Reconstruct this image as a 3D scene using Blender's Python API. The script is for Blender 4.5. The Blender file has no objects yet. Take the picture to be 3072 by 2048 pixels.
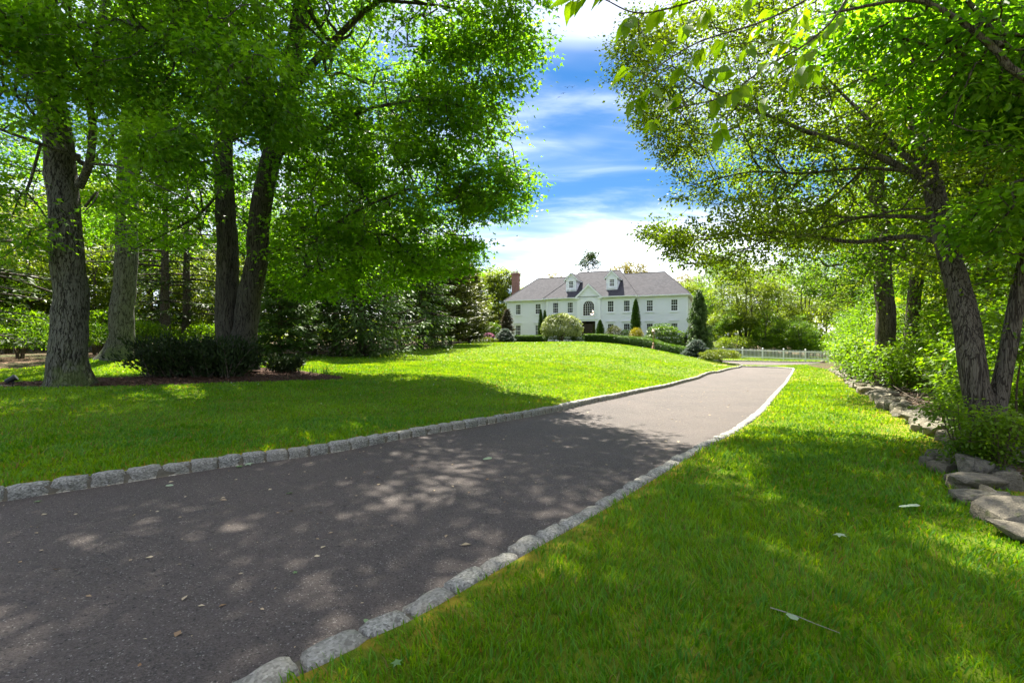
import bpy, bmesh, math, random
import numpy as np
from mathutils import Vector, Matrix, noise
from mathutils.geometry import delaunay_2d_cdt

random.seed(7)
RNG = np.random.default_rng(7)
scene = bpy.context.scene
COL = scene.collection
R = math.radians

# ------------------------------------------------------------------ camera
F = 17.0 / 36.0 * 3072          # focal length in photo pixels
CAMZ = 1.4
cam_d = bpy.data.cameras.new('camera')
cam_d.lens = 17.0
cam_d.sensor_width = 36.0
cam_d.clip_start = 0.05
cam_d.clip_end = 3000
cam = bpy.data.objects.new('camera', cam_d)
cam.location = (0, 0, CAMZ)
cam.rotation_euler = (R(90), 0, 0)
COL.objects.link(cam)
scene.camera = cam

# ------------------------------------------------------------------ sky and sun
SUN_AZ, SUN_EL = R(-12), R(58)     # azimuth from +Y, negative to the left
world = bpy.data.worlds.new('World')
scene.world = world
world.use_nodes = True
nt = world.node_tree
nt.nodes.clear()
N = nt.nodes.new
L = nt.links.new
out = N('ShaderNodeOutputWorld')
bg = N('ShaderNodeBackground')
bg.inputs['Strength'].default_value = 0.05
sky = N('ShaderNodeTexSky')
sky.sky_type = 'NISHITA'
sky.sun_disc = False
sky.sun_elevation = SUN_EL
sky.sun_rotation = SUN_AZ
sky.air_density = 0.62
sky.dust_density = 0.0
sky.ozone_density = 2.2
tc = N('ShaderNodeTexCoord')
sep = N('ShaderNodeSeparateXYZ')
L(tc.outputs['Generated'], sep.inputs[0])
def wmath(op, a, b=None, clamp=False):
    n = N('ShaderNodeMath')
    n.operation = op
    n.use_clamp = clamp
    for i, q in enumerate((a, b)):
        if q is None:
            continue
        if isinstance(q, (int, float)):
            n.inputs[i].default_value = q
        else:
            L(q, n.inputs[i])
    return n.outputs[0]
zz = wmath('MAXIMUM', sep.outputs[2], 0.0)
den = wmath('ADD', zz, 0.16)
px = wmath('DIVIDE', sep.outputs[0], den)
py = wmath('DIVIDE', sep.outputs[1], den)
comb = N('ShaderNodeCombineXYZ')
L(wmath('MULTIPLY', px, 0.55), comb.inputs[0])
L(wmath('MULTIPLY', py, 1.5), comb.inputs[1])
def wnoise(scale, detail, rough, dist, off):
    m = N('ShaderNodeVectorMath')
    m.operation = 'ADD'
    m.inputs[1].default_value = off
    L(comb.outputs[0], m.inputs[0])
    n = N('ShaderNodeTexNoise')
    n.inputs['Scale'].default_value = scale
    n.inputs['Detail'].default_value = detail
    n.inputs['Roughness'].default_value = rough
    n.inputs['Distortion'].default_value = dist
    L(m.outputs[0], n.inputs['Vector'])
    return n.outputs['Fac']
def wramp(f, lo, hi):
    m = N('ShaderNodeMapRange')
    m.interpolation_type = 'SMOOTHSTEP'
    m.inputs[1].default_value = lo
    m.inputs[2].default_value = hi
    L(f, m.inputs[0])
    return m.outputs[0]
c1 = wramp(wnoise(0.62, 5, 0.5, 0.35, (-4.45, -4.78, 0)), 0.37, 0.60)
c2 = wramp(wnoise(2.6, 6, 0.6, 0.5, (9.4, 4.2, 1.7)), 0.46, 0.78)
hz = wramp(zz, 0.34, 0.02)
cl = wmath('ADD', wmath('MULTIPLY', c1, 0.75), wmath('MULTIPLY', c2, 0.35))
cl = wmath('ADD', wmath('MULTIPLY', cl, wmath('ADD', wmath('MULTIPLY', hz, 0.22), 0.42)), wmath('MULTIPLY', hz, 0.03), True)
mixc = N('ShaderNodeMix')
mixc.data_type = 'RGBA'
L(wmath('POWER', cl, 1.6), mixc.inputs[0])
sat = N('ShaderNodeHueSaturation')
sat.inputs['Saturation'].default_value = 1.32
sat.inputs['Value'].default_value = 1.0
sat.inputs['Hue'].default_value = 0.515
L(sky.outputs[0], sat.inputs['Color'])
# soft shoulder, as the photograph's tone curve holds the bright horizon
sh = N('ShaderNodeVectorMath')
sh.operation = 'MULTIPLY_ADD'
L(sat.outputs[0], sh.inputs[0])
sh.inputs[1].default_value = (0.27, 0.27, 0.27)
sh.inputs[2].default_value = (1.25, 1.25, 1.25)
dv = N('ShaderNodeVectorMath')
dv.operation = 'DIVIDE'
L(sat.outputs[0], dv.inputs[0])
L(sh.outputs[0], dv.inputs[1])
L(dv.outputs[0], mixc.inputs[6])
mixc.inputs[7].default_value = (15.0, 14.2, 13.2, 1)
L(mixc.outputs[2], bg.inputs['Color'])
L(bg.outputs[0], out.inputs['Surface'])

sun_d = bpy.data.lights.new('sun', 'SUN')
sun_d.energy = 2.2
sun_d.angle = R(0.53)
sun_d.color = (1.0, 0.95, 0.84)
sun = bpy.data.objects.new('sun', sun_d)
SUNV = Vector((math.sin(SUN_AZ) * math.cos(SUN_EL), math.cos(SUN_AZ) * math.cos(SUN_EL), math.sin(SUN_EL)))
sun.rotation_euler = SUNV.to_track_quat('Z', 'Y').to_euler()
COL.objects.link(sun)

# ------------------------------------------------------------------ exposure
vs = scene.view_settings
vs.view_transform = 'Standard'
vs.look = 'None'
vs.gamma = 1.0
vs.use_curve_mapping = False
vs.exposure = 3.36
scene.render.engine = 'CYCLES'
cy = scene.cycles
cy.max_bounces = 9
cy.diffuse_bounces = 4
cy.glossy_bounces = 2
cy.transmission_bounces = 7
cy.transparent_max_bounces = 6
cy.caustics_reflective = False
cy.caustics_refractive = False
cy.use_denoising = True
cy.sample_clamp_indirect = 6.0
try:
    cy.denoiser = 'OPENIMAGEDENOISE'
except Exception:
    pass

# ------------------------------------------------------------------ helpers
def P(u, v, d):
    """point seen at photo pixel (u, v) at depth d"""
    return np.array([(u - 1536) / F * d, d, CAMZ - (v - 1024) / F * d])

def X(u, d):
    return (u - 1536) / F * d

def tag(o, label=None, cat=None, group=None, kind=None):
    if label: o['label'] = label
    if cat: o['category'] = cat
    if group: o['group'] = group
    if kind: o['kind'] = kind
    return o

def empty(name, loc, label=None, cat=None, group=None, rz=0.0, kind=None):
    o = bpy.data.objects.new(name, None)
    o.location = tuple(float(c) for c in loc)
    o.rotation_euler = (0, 0, rz)
    o.empty_display_size = 0.2
    COL.objects.link(o)
    return tag(o, label, cat, group, kind)

def mesh_np(name, V, faces, mats=(), smooth=False, rnd=None, attrs=None, mat_idx=None):
    """faces: array (m,k) or list of such arrays"""
    V = np.ascontiguousarray(V, dtype=np.float32)
    if isinstance(faces, np.ndarray):
        faces = [faces]
    faces = [np.asarray(f, dtype=np.int32) for f in faces if len(f)]
    me = bpy.data.meshes.new(name)
    me.vertices.add(len(V))
    me.vertices.foreach_set('co', V.ravel())
    nl = sum(f.size for f in faces)
    npoly = sum(len(f) for f in faces)
    me.loops.add(nl)
    me.loops.foreach_set('vertex_index', np.concatenate([f.ravel() for f in faces]))
    me.polygons.add(npoly)
    starts, acc = [], 0
    for f in faces:
        starts.append(acc + np.arange(len(f), dtype=np.int32) * f.shape[1])
        acc += f.size
    me.polygons.foreach_set('loop_start', np.concatenate(starts))
    if smooth:
        me.polygons.foreach_set('use_smooth', np.ones(npoly, dtype=bool))
    if mat_idx is not None:
        me.polygons.foreach_set('material_index', np.asarray(mat_idx, dtype=np.int32))
    me.update(calc_edges=True)
    if rnd is not None:
        a = me.attributes.new('rnd', 'FLOAT', 'POINT')
        a.data.foreach_set('value', np.asarray(rnd, dtype=np.float32))
    for k, arr in (attrs or {}).items():
        a = me.attributes.new(k, 'FLOAT', 'POINT')
        a.data.foreach_set('value', np.asarray(arr, dtype=np.float32))
    for m in mats:
        me.materials.append(m)
    return me

def obj(name, me, parent=None, loc=(0, 0, 0), rot=(0, 0, 0), scl=(1, 1, 1)):
    o = bpy.data.objects.new(name, me)
    o.location = tuple(float(c) for c in loc)
    o.rotation_euler = tuple(float(c) for c in rot)
    o.scale = tuple(float(c) for c in scl)
    COL.objects.link(o)
    if parent is not None:
        o.parent = parent
    return o

def copy_tree(o, parent=None):
    c = o.copy()
    COL.objects.link(c)
    if parent is not None:
        c.parent = parent
    for ch in [q for q in KIDS.get(o.name, [])]:
        copy_tree(ch, c)
    return c

KIDS = {}
def kid(parent, o):
    o.parent = parent
    KIDS.setdefault(parent.name, []).append(o)
    return o

class MB:
    """collects boxes, tubes and polygons into one mesh"""
    def __init__(s):
        s.v, s.f = [], []
    def add(s, V, Fc):
        b = len(s.v)
        s.v.extend([tuple(float(c) for c in p) for p in V])
        s.f.extend([tuple(b + i for i in f) for f in Fc])
        return s
    def box(s, x0, x1, y0, y1, z0, z1):
        V = [(x0, y0, z0), (x1, y0, z0), (x1, y1, z0), (x0, y1, z0), (x0, y0, z1), (x1, y0, z1), (x1, y1, z1), (x0, y1, z1)]
        return s.add(V, [(0, 3, 2, 1), (4, 5, 6, 7), (0, 1, 5, 4), (1, 2, 6, 5), (2, 3, 7, 6), (3, 0, 4, 7)])
    def prism(s, poly, axis, a, b):
        """extrude a 2-D polygon along axis (0,1,2) from a to b"""
        n = len(poly)
        def mk(p, q):
            if axis == 0: return (q, p[0], p[1])
            if axis == 1: return (p[0], q, p[1])
            return (p[0], p[1], q)
        V = [mk(p, a) for p in poly] + [mk(p, b) for p in poly]
        Fc = [tuple(range(n))[::-1], tuple(range(n, 2 * n))]
        for i in range(n):
            j = (i + 1) % n
            Fc.append((i, j, n + j, n + i))
        return s.add(V, Fc)
    def tube(s, pts, rad, sides=6):
        V, Q = tube_np(np.array(pts, float), np.broadcast_to(np.array(rad, float), (len(pts),)), sides)
        s.add(V, [tuple(q) for q in Q])
        s.add([], [])
        b = len(s.v) - len(V)
        s.f.append(tuple(b + i for i in range(sides))[::-1])
        s.f.append(tuple(b + len(V) - sides + i for i in range(sides)))
        return s
    def lathe(s, prof, sides=12, c=(0, 0, 0)):
        V = []
        for r, z in prof:
            for k in range(sides):
                a = 2 * math.pi * k / sides
                V.append((c[0] + r * math.cos(a), c[1] + r * math.sin(a), c[2] + z))
        Fc = []
        for i in range(len(prof) - 1):
            for k in range(sides):
                j = (k + 1) % sides
                Fc.append((i * sides + k, i * sides + j, (i + 1) * sides + j, (i + 1) * sides + k))
        Fc.append(tuple(range(sides))[::-1])
        Fc.append(tuple((len(prof) - 1) * sides + k for k in range(sides)))
        return s.add(V, Fc)
    def mesh(s, name, mat=None, smooth=False, fixn=True):
        me = bpy.data.meshes.new(name)
        me.from_pydata(s.v, [], s.f)
        if fixn:
            bm = bmesh.new()
            bm.from_mesh(me)
            bmesh.ops.recalc_face_normals(bm, faces=bm.faces)
            bm.to_mesh(me)
            bm.free()
        if smooth:
            me.polygons.foreach_set('use_smooth', [True] * len(me.polygons))
        if mat is not None:
            me.materials.append(mat)
        return me
    def build(s, name, mat, parent=None, smooth=False, fixn=True, loc=(0, 0, 0)):
        o = obj(name, s.mesh(name, mat, smooth, fixn), None, loc)
        if parent is not None:
            kid(parent, o)
        return o

def tube_np(pts, rad, sides):
    n = len(pts)
    t = np.gradient(pts, axis=0)
    t /= np.linalg.norm(t, axis=1, keepdims=True) + 1e-9
    mean = np.abs(t).mean(axis=0)
    ref = np.zeros(3)
    ref[np.argmin(mean)] = 1.0
    a = np.cross(t, ref)
    a /= np.linalg.norm(a, axis=1, keepdims=True) + 1e-9
    b = np.cross(t, a)
    ang = np.arange(sides) * 2 * np.pi / sides
    ring = a[:, None, :] * np.cos(ang)[None, :, None] + b[:, None, :] * np.sin(ang)[None, :, None]
    V = pts[:, None, :] + ring * np.asarray(rad)[:, None, None]
    i = np.arange(n - 1)[:, None] * sides
    k = np.arange(sides)[None, :]
    k2 = (k + 1) % sides
    Q = np.stack([i + k, i + k2, i + sides + k2, i + sides + k], axis=-1).reshape(-1, 4)
    return V.reshape(-1, 3), Q

def catmull(pts, per=6):
    p = np.asarray(pts, float)
    p = np.vstack([2 * p[0] - p[1], p, 2 * p[-1] - p[-2]])
    o = []
    t = np.linspace(0, 1, per, endpoint=False)[:, None]
    for i in range(1, len(p) - 2):
        a, b, c, d = p[i - 1], p[i], p[i + 1], p[i + 2]
        o.append(0.5 * (2 * b + (c - a) * t + (2 * a - 5 * b + 4 * c - d) * t * t + (3 * b - a - 3 * c + d) * t ** 3))
    o.append(p[-2][None])
    return np.vstack(o)

def resample(pts, step):
    p = np.asarray(pts, float)
    s = np.concatenate([[0], np.cumsum(np.linalg.norm(np.diff(p, axis=0), axis=1))])
    n = max(2, int(round(s[-1] / step)) + 1)
    q = np.linspace(0, s[-1], n)
    return np.stack([np.interp(q, s, p[:, k]) for k in range(p.shape[1])], axis=1)

def in_poly(xy, poly):
    poly = np.asarray(poly, float)
    x, y = xy[:, 0], xy[:, 1]
    c = np.zeros(len(xy), bool)
    j = len(poly) - 1
    for i in range(len(poly)):
        xi, yi = poly[i]
        xj, yj = poly[j]
        if yi != yj:
            m = ((yi > y) != (yj > y)) & (x < (xj - xi) * (y - yi) / (yj - yi) + xi)
            c ^= m
        j = i
    return c

def dist_line(xy, line):
    line = np.asarray(line)[:, :2]
    d = np.full(len(xy), 1e9)
    for i in range(len(line)):
        d = np.minimum(d, np.hypot(xy[:, 0] - line[i, 0], xy[:, 1] - line[i, 1]))
    return d

_PR = np.random.default_rng(99)
_PERM = np.tile(_PR.permutation(256), 4)
_GRAD = _PR.normal(size=(256, 3))
_GRAD /= np.linalg.norm(_GRAD, axis=1, keepdims=True)
def pnoise(q):
    """gradient noise, about -0.9 .. 0.9, for an (n,3) array"""
    q = np.asarray(q, float)
    i = np.floor(q).astype(int)
    f = q - i
    i &= 255
    w = f * f * f * (f * (f * 6 - 15) + 10)
    o = np.zeros(len(q))
    for dx in (0, 1):
        wx = w[:, 0] if dx else 1 - w[:, 0]
        px_ = _PERM[i[:, 0] + dx]
        for dy in (0, 1):
            wy = w[:, 1] if dy else 1 - w[:, 1]
            py_ = _PERM[px_ + i[:, 1] + dy]
            for dz in (0, 1):
                wz_ = w[:, 2] if dz else 1 - w[:, 2]
                gr = _GRAD[_PERM[py_ + i[:, 2] + dz]]
                dd = gr[:, 0] * (f[:, 0] - dx) + gr[:, 1] * (f[:, 1] - dy) + gr[:, 2] * (f[:, 2] - dz)
                o += wx * wy * wz_ * dd
    return o * 1.5
def vnoise(p, s, seed=0.0):
    return pnoise(np.asarray(p)[:, :3] * s + np.array([seed, -seed * 1.7, seed * 0.6]))
def vnoise2(xy, s, seed=0.0):
    return pnoise(np.c_[xy[:, 0] * s, xy[:, 1] * s, np.full(len(xy), seed + 0.37)])

# ------------------------------------------------------------------ materials
MATS = {}
class NT:
    def __init__(s, name):
        s.m = bpy.data.materials.new(name)
        s.m.use_nodes = True
        s.t = s.m.node_tree
        s.t.nodes.clear()
        s.o = s.n('ShaderNodeOutputMaterial')
    def n(s, k, **kw):
        nd = s.t.nodes.new(k)
        for a, b in kw.items():
            setattr(nd, a, b)
        return nd
    def l(s, a, b):
        s.t.links.new(a, b)
    def set(s, nd, **kw):
        for a, b in kw.items():
            key = a.replace('_', ' ')
            i = nd.inputs[key]
            if hasattr(b, 'links') or isinstance(b, bpy.types.NodeSocket):
                s.l(b, i)
            else:
                i.default_value = b
        return nd
    def coord(s, kind='Object', scale=(1, 1, 1)):
        c = s.n('ShaderNodeTexCoord')
        m = s.n('ShaderNodeMapping')
        m.inputs['Scale'].default_value = scale
        s.l(c.outputs[kind], m.inputs[0])
        return m.outputs[0]
    def noise(s, vec, scale, detail=4, rough=0.55, dist=0.0):
        n = s.n('ShaderNodeTexNoise')
        n.inputs['Scale'].default_value = scale
        n.inputs['Detail'].default_value = detail
        n.inputs['Roughness'].default_value = rough
        n.inputs['Distortion'].default_value = dist
        s.l(vec, n.inputs['Vector'])
        return n.outputs['Fac']
    def voronoi(s, vec, scale, feature='F1', out='Distance', rnd=1.0):
        n = s.n('ShaderNodeTexVoronoi')
        n.feature = feature
        n.inputs['Scale'].default_value = scale
        n.inputs['Randomness'].default_value = rnd
        s.l(vec, n.inputs['Vector'])
        return n.outputs[out]
    def ramp(s, f, stops):
        r = s.n('ShaderNodeValToRGB')
        e = r.color_ramp.elements
        while len(e) < len(stops):
            e.new(0.5)
        for q, (p, c) in zip(e, stops):
            q.position = p
            q.color = (*c, 1) if len(c) == 3 else c
        s.l(f, r.inputs[0])
        return r.outputs[0]
    def mix(s, f, a, b, mode='MIX'):
        m = s.n('ShaderNodeMix')
        m.data_type = 'RGBA'
        m.blend_type = mode
        for sock, q in ((m.inputs[0], f), (m.inputs[6], a), (m.inputs[7], b)):
            if isinstance(q, bpy.types.NodeSocket):
                s.l(q, sock)
            elif isinstance(q, (int, float)):
                sock.default_value = q
            else:
                sock.default_value = (*q, 1)
        return m.outputs[2]
    def math(s, op, a, b=0.0, clamp=False):
        m = s.n('ShaderNodeMath', operation=op, use_clamp=clamp)
        for i, q in enumerate((a, b)):
            if isinstance(q, bpy.types.NodeSocket):
                s.l(q, m.inputs[i])
            else:
                m.inputs[i].default_value = q
        return m.outputs[0]
    def range(s, f, a, b, c=0.0, d=1.0, smooth=True):
        m = s.n('ShaderNodeMapRange')
        m.interpolation_type = 'SMOOTHSTEP' if smooth else 'LINEAR'
        for i, q in enumerate((a, b, c, d)):
            m.inputs[i + 1].default_value = q
        s.l(f, m.inputs[0])
        return m.outputs[0]
    def attr(s, name):
        a = s.n('ShaderNodeAttribute')
        a.attribute_name = name
        return a.outputs['Fac']
    def bump(s, h, strength=0.5, dist=0.02):
        b = s.n('ShaderNodeBump')
        b.inputs['Strength'].default_value = strength
        b.inputs['Distance'].default_value = dist
        s.l(h, b.inputs['Height'])
        return b.outputs[0]
    def principled(s, color, rough=0.6, spec=0.3, normal=None, metal=0.0):
        p = s.n('ShaderNodeBsdfPrincipled')
        if isinstance(color, bpy.types.NodeSocket):
            s.l(color, p.inputs['Base Color'])
        else:
            p.inputs['Base Color'].default_value = (*color, 1)
        if isinstance(rough, bpy.types.NodeSocket):
            s.l(rough, p.inputs['Roughness'])
        else:
            p.inputs['Roughness'].default_value = rough
        p.inputs['Specular IOR Level'].default_value = spec
        p.inputs['Metallic'].default_value = metal
        if normal is not None:
            s.l(normal, p.inputs['Normal'])
        return p.outputs[0]
    def done(s, shader):
        s.l(shader, s.o.inputs['Surface'])
        return s.m

def leaf_mat(name, dark, light, trans=0.45, tboost=(1.5, 1.5, 0.7), rough=0.45, spec=0.35):
    """leaf: reflected light plus light let through; each leaf its own tint"""
    if name in MATS:
        return MATS[name]
    t = NT(name)
    r = t.attr('rnd')
    col = t.mix(r, dark, light)
    d = t.principled(col, rough, spec)
    tr = t.n('ShaderNodeBsdfTranslucent')
    tcol = t.mix(1.0, col, tboost, 'MULTIPLY')
    t.l(tcol, tr.inputs['Color'])
    mx = t.n('ShaderNodeMixShader')
    mx.inputs[0].default_value = trans
    t.l(d, mx.inputs[1])
    t.l(tr.outputs[0], mx.inputs[2])
    MATS[name] = t.done(mx.outputs[0])
    return MATS[name]

def t_mid(a, b):
    return tuple(0.5 * (p + q) for p, q in zip(a, b))

def bark_mat(name, dark, mid, light, scale=7.0, squash=0.16, moss=None, depth=0.03):
    if name in MATS:
        return MATS[name]
    t = NT(name)
    v = t.coord('Object', (1, 1, squash))
    wob = t.noise(t.coord('Object', (1, 1, 0.4)), 3.0, 3)
    vv = t.n('ShaderNodeVectorMath', operation='MULTIPLY_ADD')
    vv.inputs[1].default_value = (0.12, 0.12, 0.05)
    cx = t.n('ShaderNodeCombineXYZ')
    for i in range(3):
        t.l(wob, cx.inputs[i])
    t.l(cx.outputs[0], vv.inputs[0])
    t.l(v, vv.inputs[2])
    n1 = t.noise(vv.outputs[0], scale, 3, 0.55)
    rid = t.math('ABSOLUTE', t.math('SUBTRACT', n1, 0.5))
    fur = t.range(rid, 0.0, 0.045)
    n2 = t.noise(vv.outputs[0], scale * 2.3, 2, 0.5)
    fur = t.math('MULTIPLY', fur, t.range(t.math('ABSOLUTE', t.math('SUBTRACT', n2, 0.5)), 0.0, 0.035, 0.55, 1.0))
    fine = t.noise(v, scale * 4, 5, 0.7)
    hgt = t.math('ADD', t.math('MULTIPLY', fur, 0.75), t.math('MULTIPLY', fine, 0.5))
    col = t.ramp(hgt, [(0.25, dark), (0.85, mid), (1.12 / 1.25, t_mid(mid, light)), (1.0, light)])
    patch = t.noise(t.coord('Object', (1, 1, 1)), 2.2, 4, 0.6)
    col = t.mix(t.range(patch, 0.45, 0.75, 0.0, 0.5), col, t.mix(0.35, col, light))
    if moss:
        g = t.n('ShaderNodeTexCoord')
        sp = t.n('ShaderNodeSeparateXYZ')
        t.l(g.outputs['Object'], sp.inputs[0])
        mz = t.range(sp.outputs[2], 1.2, 0.0)
        mm = t.math('MULTIPLY', mz, t.range(patch, 0.4, 0.6))
        col = t.mix(t.math('MULTIPLY', mm, 0.7), col, moss)
    MATS[name] = t.done(t.principled(col, 0.9, 0.15, t.bump(hgt, 1.0, depth)))
    return MATS[name]

def plain(name, col, rough=0.6, spec=0.3, metal=0.0, var=0.12, nscale=20.0, bump=0.0):
    if name in MATS:
        return MATS[name]
    t = NT(name)
    v = t.coord('Object')
    f = t.noise(v, nscale, 4, 0.6)
    c = t.mix(f, tuple(max(0, q * (1 - var)) for q in col), tuple(q * (1 + var) for q in col))
    nrm = t.bump(f, bump, 0.01) if bump else None
    MATS[name] = t.done(t.principled(c, rough, spec, nrm, metal))
    return MATS[name]
# ------------------------------------------------------------------ terrain
_rz_d = np.array([-20, 0, 6, 10, 14, 18, 24, 30, 40, 47, 60])
_rz_z = np.array([0.0, 0, 0, -0.08, -0.2, -0.34, -0.46, -0.55, -0.67, -0.69, -0.7])
def road_z(d):
    return float(np.interp(d, _rz_d, _rz_z))
def road_pt(u, v):
    d = 5.0
    for _ in range(60):
        d = 0.5 * d + 0.5 * (CAMZ - road_z(d)) * F / (v - 1024)
    return (X(u, d), d)

LK = [(0, 1506), (373, 1449), (687, 1400), (1000, 1357), (1212, 1316), (1453, 1275), (1665, 1236), (1846, 1197), (2000, 1163.5), (2091, 1138.8), (2155, 1119.6), (2206, 1105.6), (2229, 1098.5)]
RK = [(836, 2048), (1030, 1946), (1181, 1880), (1326, 1798), (1441, 1732), (1547, 1671), (1695, 1590), (1804, 1526), (1928, 1451), (2072, 1364), (2206, 1293), (2286, 1228), (2335, 1172), (2362, 1136.6), (2378, 1110)]
lk = [road_pt(*q) for q in LK]
rk = [road_pt(*q) for q in RK]
# the drive runs on behind the camera and, past the bend, off to the left in front of the fence
lk = [(-12.5, -3.5), (-8.2, 0.7)] + lk
ex, ey = lk[-1]
lk += [(ex + 0.45, ey + 1.3), (ex + 0.3, ey + 2.6), (ex - 0.6, ey + 4.2), (ex - 2.2, ey + 6.0), (ex - 3.6, ey + 7.6)]
rk = [(-6.5, -3.4), (-3.4, -0.4)] + rk
rx, ry = rk[-1]
rk += [(rx + 0.75, ry + 1.9), (rx + 0.9, ry + 3.4), (rx + 0.3, ry + 4.9), (rx - 0.9, ry + 5.8), (rx - 2.6, ry + 6.3)]
LKc = resample(catmull(lk, 8), 0.2)
RKc = resample(catmull(rk, 8), 0.2)
# far kerb, parallel to the fence
fx0, fy0 = P(2300, 0, 48.2)[:2]
FENCE_A = np.array([X(2060, 53.5), 53.5])
FENCE_B = np.array([X(2484, 46.6), 46.6])
FK = resample(np.array([FENCE_B + (0.6, -1.6), FENCE_A * 0.35 + FENCE_B * 0.65 + (0.0, -1.9), FENCE_A + (-1, -1.8)]), 0.2)
print('road', lk[0], LKc[-1], RKc[-1], FK[0], FK[-1])

ctl = []
def c_px(u, v, d):
    p = P(u, v, d)
    ctl.append((p[0], p[1], p[2]))
def c_xy(x, y, z):
    ctl.append((x, y, z))
for q in lk + rk:
    c_xy(q[0], q[1], road_z(q[1]))
for q in FK[::12]:
    c_xy(q[0], q[1], -0.62)
for a in [(0, 1300, 6.55), (300, 1170, 10.7), (700, 1152, 12.3), (1000, 1150, 13.0), (900, 1110, 17.3), (1000, 1078, 26), (800, 1073, 26), (350, 1082, 18), (60, 1122, 15),
          (1250, 1050, 37), (1400, 1033, 52), (1600, 1030, 56), (1750, 1032, 55), (1880, 1042, 50), (1960, 1052, 46), (2050, 1069, 44), (2140, 1083, 42),
          (1500, 1152, 14.0), (1500, 1102, 21), (1500, 1062, 34), (1800, 1102, 24), (1800, 1062, 38), (1300, 1102, 21), (1980, 1092, 30),
          (2500, 1112, 30), (2600, 1200, 12), (2750, 1330, 6.7), (2900, 1480, 4.45)]:
    c_px(*a)
for a in [(0, 62, 1.3), (8, 66, 1.32), (18, 62, 1.1), (25, 58, 0.7), (0, 85, 1.4), (30, 85, 0.6), (-30, 40, 1.0), (-45, 20, 0.9), (-20, 8, 0.4), (-30, -5, 0.3), (8, 3, 0.02), (14, 10, 0.1), (28, 30, -0.3),
          (40, 20, 0.0), (35, 60, -0.4), (10, -8, 0.0), (30, -8, 0.1), (-120, 60, 1.5), (120, 60, 0.5), (0, 180, 1.5), (0, -80, 0), (120, -60, 0), (-120, -60, 0.5)]:
    c_xy(*a)
_C = np.array(ctl)
def _phi(r):
    return np.where(r > 1e-9, r * r * np.log(r + 1e-12), 0.0)
def _fit():
    n = len(_C)
    D = np.hypot(_C[:, None, 0] - _C[None, :, 0], _C[:, None, 1] - _C[None, :, 1])
    K = _phi(D) + np.eye(n) * 2.0
    Pm = np.c_[np.ones(n), _C[:, :2]]
    A = np.block([[K, Pm], [Pm.T, np.zeros((3, 3))]])
    return np.linalg.solve(A, np.r_[_C[:, 2], 0, 0, 0])
_W = _fit()
def T(xy):
    """height of the land (road level) at points"""
    xy = np.atleast_2d(np.asarray(xy, float))[:, :2]
    o = np.empty(len(xy))
    for i in range(0, len(xy), 4000):
        q = xy[i:i + 4000]
        D = np.hypot(q[:, None, 0] - _C[None, :, 0], q[:, None, 1] - _C[None, :, 1])
        o[i:i + 4000] = _phi(D) @ _W[:-3] + _W[-3] + q @ _W[-2:]
    rr = np.hypot(xy[:, 0], xy[:, 1] - 30)
    f = np.clip((rr - 90) / 60, 0, 1)
    return np.clip(o * (1 - f) + 0.8 * f, -2, 3)
LIFT = 0.085
def g(x, y):
    return float(T([(x, y)])[0]) + LIFT
def G(u, d):
    x = X(u, d)
    return np.array([x, d, g(x, d)])

def offset(line, w):
    t = np.gradient(line, axis=0)
    t /= np.linalg.norm(t, axis=1, keepdims=True)
    nrm = np.stack([-t[:, 1], t[:, 0]], axis=1)   # left of travel
    return line + nrm * w
KW = 0.14
LKo = offset(LKc, KW)
RKo = offset(RKc, -KW)
FKo = offset(FK, -KW)       # travelling left, the lawn strip lies on the right

# mulch bed under the left trees
MB_PX = [(-260, 1182, 10.4), (0, 1178, 10.6), (300, 1173, 10.6), (700, 1160, 11.9), (1000, 1150, 13.1), (1035, 1146, 13.5), (1010, 1140, 14.2), (960, 1134, 14.8), (880, 1122, 16.2), (760, 1110, 16.8), (560, 1112, 15.6), (420, 1136, 13.2), (300, 1136, 12.8), (120, 1150, 11.9), (-150, 1158, 11.6), (-280, 1165, 11.2)]
mulch_poly = resample(catmull(np.array([[X(u, d), d] for u, v, d in MB_PX] + [[X(-260, 10.4), 10.4]]), 5), 0.35)[:-1]
# edge between lawn and wood: left, back and right
wood_px = [(-700, 14.5), (-260, 15.0), (60, 15.4), (330, 19.5), (560, 22.5), (760, 25.5), (900, 27), (1100, 28.5), (1220, 34), (1330, 42), (1380, 50)]
wood_left = np.array([(X(u, d), d) for u, d in wood_px] + [(-6.0, 60), (-8, 70), (-12, 90), (-60, 90), (-60, 13.0)])
STW = [(4.35, 2.6), (4.35, 3.6), (4.75, 4.5), (5.35, 5.6), (6.05, 6.9), (7.0, 8.6), (8.0, 10.3), (9.3, 12.4), (11.2, 15.6), (14.0, 20.0), (17.0, 25.0), (19.6, 29.5)]
wall_line = resample(catmull(np.array([(4.6, 0.2), (4.4, 1.4)] + STW), 6), 0.25)
wood_right = np.vstack([wall_line + np.array([0.1, 0]), [(22.5, 36), (27, 44.5), (60, 44.5), (60, -7), (4.7, -7)]])
wood_back = np.array([(-60, 92), (-8, 92), (-4, 84), (24, 76), (27, 66), (27, 56.5), (60, 54), (60, 92)])

road_poly = np.vstack([LKc, FK[::-1], RKc[::-1]])

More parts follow.
